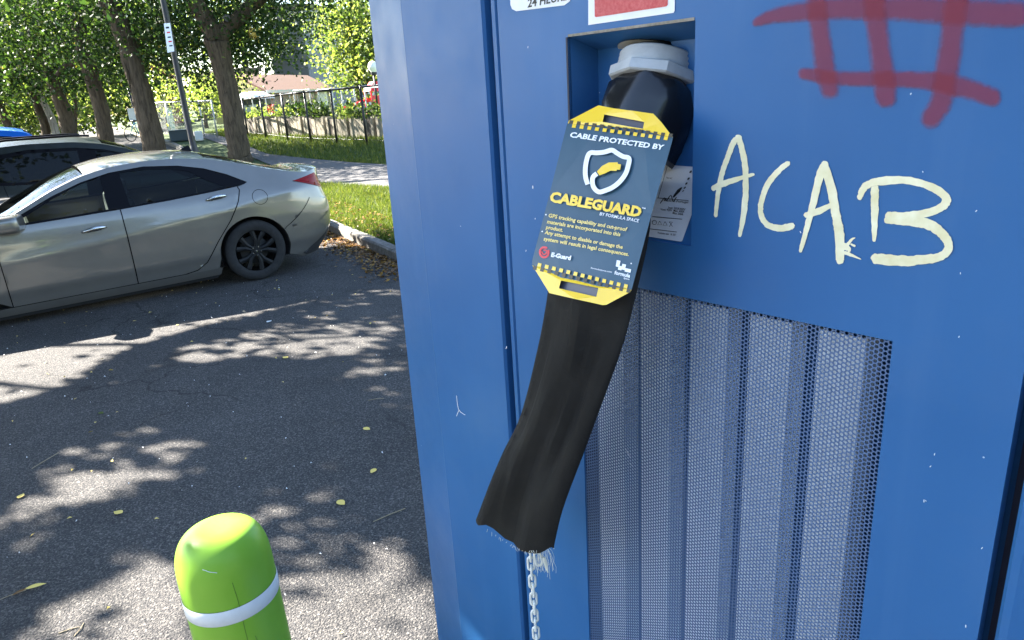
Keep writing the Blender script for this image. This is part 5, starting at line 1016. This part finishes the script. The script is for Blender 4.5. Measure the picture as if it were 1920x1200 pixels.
block('stucco_house', 'pale sunlit stucco building right of the grey stone house', 586, 622, 95, 225, 70, 68, M['stucco'], 8, [(.62, .95, .45, .72)])
block('flat_roof_garage', 'low brown flat roofed building behind the canopy', 462, 500, 134, 225, 56, 57, M['brown'], 6)
block('brick_house', 'orange red brick building glimpsed between the trunks', 306, 348, 120, 235, 60, 60, M['brick'], 8, [(.1, .35, .25, .4)])
block('white_bungalow', 'low pale building with dark windows left of the brick house', 278, 312, 183, 235, 54, 54, M['stucco'], 6, [(.55, .75, .3, .8)], trimh=.1)
def box_thing(name, label, cat, x, y, wpx, hpx, D_, m, dep=.5, part='panel'):
    g = atd(x, y, D_); g[2] = H0(g[0], g[1]) if y > 236 else g[2]; s_ = D_/F_PX*1.05; rt = tag(empty(name, tuple(g), math.atan2(-g[0], g[1])*1.0), label, cat); V, Fc = rounded_box((-wpx*s_/2, -dep/2, 0), (wpx*s_/2, dep/2, hpx*s_), min(.04, wpx*s_*.2)); b = MB().add(V, Fc); b.build(part, m, rt); return rt, s_
rt, s_ = box_thing('teal_locker', 'pale teal panel standing under the brick house', 'locker', 322, 240, 10, 35, 45, M['teal'])
MB().box((-5.5*s_, -.3, 35*s_), (5.5*s_, .3, 36.5*s_)).build('lid', M['brown'], rt)
rt, s_ = box_thing('storage_bin', 'long dark slate storage bin on the grass beside the lamp pole', 'bin', 338, 252, 32, 16, 31, M['bin']); MB().box((-16.5*s_, -.28, 16*s_+.002), (16.5*s_, .28, 17*s_)).build('lid', M['bin'], rt)
rt, s_ = box_thing('white_box', 'small white utility box right of the lamp pole', 'box', 372, 250, 12, 15, 30, M['wtrim'], .3); MB().box((-5*s_, -.16, 3*s_), (5*s_, -.152, 13*s_)).build('door', M['sign'], rt)
rt, s_ = box_thing('blue_tub', 'blue plastic tub among the beds below the shed gable', 'tub', 521, 226, 9, 16, 36, M['tub']); MB().box((-5*s_, -.27, 15.5*s_), (5*s_, .27, 16.6*s_)).build('rim', M['tub'], rt)
# black sign post with pale sign, bicycle
pq = gpt(268, 262); Dq = min(hd(pq), 44); pq = atd(268, 262, Dq); pq[2] = H0(pq[0], pq[1]); s_ = Dq/F_PX
sp_ = tag(empty('sign_post', tuple(pq)), 'thin black post with a pale square sign beside the second maple trunk', 'sign post'); tq = atd(240, 165, Dq)-pq; MB().tube([(0, 0, 0), tuple(tq)], .05, 8).build('post', M['black'], sp_, True)
c = atd(247, 214, Dq-.1)-pq; MB().box((c[0]-5.5*s_, c[1]-.01, c[2]-9*s_), (c[0]+5.5*s_, c[1]+.01, c[2]+9*s_)).build('sign_plate', M['sign'], sp_)
bq = atd(264, 262, Dq-1); bq[2] = H0(bq[0], bq[1]); bk = tag(empty('bicycle', tuple(bq), 1.2), 'pale blue bicycle parked on the grass beside the thin sign post', 'bicycle')
for x in (-.5, .5):
    b = MB(); b.tube([(x+.33*math.cos(a), 0, .34+.33*math.sin(a)) for a in np.linspace(0, 2*math.pi, 25)], .02, 6, 0, False); w_ = b.build('wheel', M['tyre'], bk, True); b = MB()
    for a in np.linspace(0, 2*math.pi, 13)[:-1]: b.tube([(x, 0, .34), (x+.32*math.cos(a), 0, .34+.32*math.sin(a))], .003, 3)
    b.build('spokes', M['galv'], w_)
b = MB()
for p0, p1 in (((-.5, 0, .34), (-.18, 0, .85)), ((-.5, 0, .34), (-.05, 0, .3)), ((-.18, 0, .85), (-.05, 0, .3)), ((-.17, 0, .78), (.36, 0, .82)), ((-.05, 0, .3), (.37, 0, .75)), ((.35, 0, .95), (.5, 0, .34))): b.tube([p0, p1], .022, 7)
b.build('frame', M['bike'], bk, True); b = MB(); b.tube([(.35, 0, .92), (.36, -.02, 1.02), (.33, -.3, 1.04)], .016, 6).tube([(.36, .02, 1.02), (.33, .3, 1.04)], .016, 6); b.build('handlebar', M['black'], bk); V, Fc = rounded_box((-.3, -.07, .86), (-.06, .07, .92), .025); MB().add(V, Fc).build('saddle', M['black'], bk); V, Fc = rounded_box((.42, -.18, .7), (.66, .18, .95), .02); MB().add(V, Fc).build('basket', M['black'], bk)
# red playground tower with slide and white globe lamp
pg = atd(716, 240, 40); pg[2] = H0(pg[0], pg[1]); s_ = 40/F_PX; pt_ = tag(empty('playground_tower', tuple(pg), .5), 'red playground tower with a slide, half hidden by the charger', 'playground tower'); zz = lambda y: atd(716, y-8, 40)[2]-pg[2]
for x in (-.55, .55):
    for y in (-.5, .5): MB().tube([(x, y, 0), (x, y, zz(176))], .05, 8).build('leg', M['redplay'], pt_)
MB().box((-.6, -.55, zz(212)), (.6, .55, zz(208))).build('platform', M['redplay'], pt_)
MB().add([(-.62, -.6, zz(178)), (.62, -.6, zz(178)), (.62, .6, zz(178)), (-.62, .6, zz(178)), (-.3, -.3, zz(160)), (.3, -.3, zz(160)), (.3, .3, zz(160)), (-.3, .3, zz(160))], [(3, 2, 1, 0), (4, 5, 6, 7), (0, 1, 5, 4), (1, 2, 6, 5), (2, 3, 7, 6), (3, 0, 4, 7)]).build('roof', M['redplay'], pt_)
MB().box((-.6, -.6, zz(206)), (-.15, -.56, zz(186))).box((.15, -.6, zz(206)), (.6, -.56, zz(186))).build('panel', M['redplay'], pt_)
b = MB(); V = []; n = 10
for i in range(n+1):
    t = i/n; x = -.6-1.5*t; z = zz(206)*(1-t)**1.1+.25
    V += [(x, -.5, z+.18), (x, -.46, z), (x, -.02, z), (x, .02, z+.18)]
b.add(V, [(i*4+j, i*4+j+1, i*4+j+5, i*4+j+4) for i in range(n) for j in range(3)]); b.build('slide', M['redplay'], pt_)
lq = atd(712, 240, 36); lq[2] = H0(lq[0], lq[1]); lt = tag(empty('globe_lamp', tuple(lq)), 'white globe lamp on a black post above the red playground', 'lamp'); zg = atd(699, 126, 36)[2]-lq[2]; MB().tube([(0, 0, 0), (0, 0, zg-.2)], .05, 8).build('post', M['black'], lt, True); MB().lathe([(0, zg-.34), (.12, zg-.32), (.13, zg-.2), (.2, zg-.12), (.24, zg), (.2, zg+.17), (.1, zg+.26), (0, zg+.28)], 16).build('globe', M['globe'], lt, True)
MB().lathe([(.0, zg-.36), (.14, zg-.34), (.14, zg-.22), (.0, zg-.2)], 12).build('collar', M['black'], lt)
# ------------------------------------------------------------------ grass, leaf litter, fallen leaves
def blades(name, n, qr, lr, h, w, seed, label):
    r = np.random.default_rng(seed); q = r.uniform(*qr, n); l = r.uniform(*lr, n); k_ = ~on_path(q, l); q, l = q[k_], l[k_]; P_ = K1[None]+AX[None]*q[:, None]+BX[None]*l[:, None]; z = hgt(P_[:, 0], P_[:, 1])[0]; P_[:, 2] = z-.03; n = len(q)
    hh = h*r.uniform(.5, 1.4, n); a = r.uniform(0, 6.28, n); le = r.normal(size=(n, 2))*.45; sx = np.stack([np.cos(a), np.sin(a), 0*a], 1)*w
    tp_ = P_+np.stack([le[:, 0]*hh, le[:, 1]*hh, hh+.02], 1); o = arr_obj(name, np.stack([P_-sx, P_+sx, tp_], 1), 3, M['grass']); tag(o, label, 'grass', kind='stuff')
blades('grass', 135000, (.17, 3.2), (-9, 8), .07, .006, 1, 'green grass on the bank between the kerb and the park path')
blades('grass', 95000, (1.5, 9), (-8, 26), .09, .012, 2, 'park lawn grass beyond the path up to the garden fence')
def scatter(name, n, fq, size, m, seed, label, cat, zo=.008):
    r = np.random.default_rng(seed); P_ = fq(r, n); z = hgt(P_[:, 0], P_[:, 1])[0]; d = r.normal(size=(n, 3))*np.array([1, 1, .18]); d /= np.linalg.norm(d, axis=1)[:, None]; up = np.array([0, 0, 1.])+r.normal(size=(n, 3))*.35; s_ = np.cross(d, up); s_ /= np.linalg.norm(s_, axis=1)[:, None]; sz = (size*r.uniform(.5, 1.4, n))[:, None]; C = np.stack([P_[:, 0], P_[:, 1], z+zo+r.uniform(0, .012, n)], 1)
    o = arr_obj(name, np.stack([C-d*sz*.5, C+s_*sz*.28+[0, 0, .004], C+d*sz*.5, C-s_*sz*.28+[0, 0, .006]], 1), 4, m); return tag(o, label, cat, kind='stuff')
def fq1(r, n): q = -np.abs(r.normal(size=n))*.22-.02; l = r.uniform(-3.5, 3.2, n); return K1[None]+AX*q[:, None]+BX*l[:, None]
scatter('leaf_litter', 3200, fq1, .05, M['litter'], 5, 'drift of brown and orange fallen leaves in the gutter along the kerb', 'leaf litter')
def fq2(r, n): q = r.uniform(.0, .8, n); l = r.uniform(-3.5, 2.5, n); return K1[None]+AX*q[:, None]+BX*l[:, None]
scatter('leaf_litter', 500, fq2, .05, M['litter'], 6, 'scattered brown leaves on the kerb and grass edge', 'leaf litter', .04)
def fq3(r, n): return np.stack([r.uniform(-5, .3, n), r.uniform(2, 8, n), 0*r.random(n)], 1)
scatter('asphalt_litter', 110, fq3, .028, M['yleaf'], 8, 'tiny yellow leaves scattered over the asphalt', 'leaf litter', .004)
scatter('asphalt_litter', 260, fq3, .012, M['wtrim'], 9, 'small pale seeds and crumbs scattered over the asphalt', 'leaf litter', .003)
lfl = [((640, 945), .06, 'yleaf', 'curled yellow brown leaf on the asphalt left of the charger base'), ((190, 776), .045, 'leafy', 'small green yellow leaf on the asphalt in the middle of the tree shade'), ((222, 963), .055, 'yleaf', 'small round yellow leaf lying above the bollard on the left'), ((688, 806), .055, 'yleaf', 'yellow leaf on the shaded asphalt near the charger edge'), ((40, 932), .05, 'yleaf', 'small pale leaf at the left edge of the asphalt'), ((535, 672), .06, 'yleaf', 'pale leaf on the asphalt below the sedan tail'), ((700, 815+70), .05, 'yleaf', 'yellow leaf lowest beside the charger edge'), ((505, 604), .06, 'wtrim', 'small white scrap on asphalt below the rear wheel')]
for (x, y), s_, m_, lb_ in lfl:
    p = gpt(x, y); a = random.uniform(0, 6.28); V = []; n = 8
    for i in range(n+1):
        t = i/n; w_ = math.sin(math.pi*t**.8)*.33
        for c in (-1, 0, 1): V.append(((t-.5)*s_, c*w_*s_, .004+.3*s_*(abs(c)*w_)+.25*s_*(t-.5)**2*1.3))
    o = obj('fallen_leaf', V, [(i*3+j, i*3+j+1, i*3+j+4, i*3+j+3) for i in range(n) for j in range(2)], M[m_], None, True); o.location = p; o.rotation_euler = (0, 0, a); tag(o, lb_, 'leaf', 'single leaves on the asphalt')
p = gpt(50, 1110); ro = tag(empty('leaf_sprig', tuple(p), .25), 'dry twig with two long green brown leaves at the lower left of the asphalt', 'twig')
for dx, dy, s_, a in ((.03, .01, .085, .15), (-.02, -.008, .06, .6)):
    V = []; n = 8
    for i in range(n+1):
        t = i/n; w_ = math.sin(math.pi*t)*.16
        for c in (-1, 0, 1): V.append((dx+(t-.5)*s_*math.cos(a)-c*w_*s_*math.sin(a), dy+(t-.5)*s_*math.sin(a)+c*w_*s_*math.cos(a), .012+.3*s_*(abs(c)*w_)))
    obj('leaf_blade', V, [(i*3+j, i*3+j+1, i*3+j+4, i*3+j+3) for i in range(n) for j in range(2)], M['litter'] if dx < 0 else M['yleaf'], ro, True)
MB().tube([(-.12, -.045, .006), (-.07, -.02, .008), (-.03, -.01, .012), (.0, 0, .01)], .0016, 5).build('stem', M['twig'], ro)
for x0, y0, x1, y1 in ((110, 1190, 150, 1178), (140, 1195, 158, 1170), (700, 980, 760, 955), (60, 880, 110, 850), (690, 752, 720, 748)):
    a, b_ = gpt(x0, y0), gpt(x1, y1); tw = MB().tube([tuple(a-a+np.array([0, 0, .005])), tuple((b_-a)*.5+np.array([.006, .004, .008])), tuple(b_-a+np.array([0, 0, .005]))], .0022, 5).build('fallen_twig', M['twig']); tw.location = a
    tag(tw, {110: 'short dry twig at the lower left beside the bollard', 140: 'forked dry twig end crossing another by the bollard', 700: 'longer twig on the asphalt near the charger edge', 60: 'thin twig in the shade at the far left', 690: 'tiny twig in the shade left of the charger'}[x0], 'twig', 'twigs on the asphalt')
print('tris', sum(len(o.data.polygons) for o in bpy.data.objects if o.type == 'MESH'))
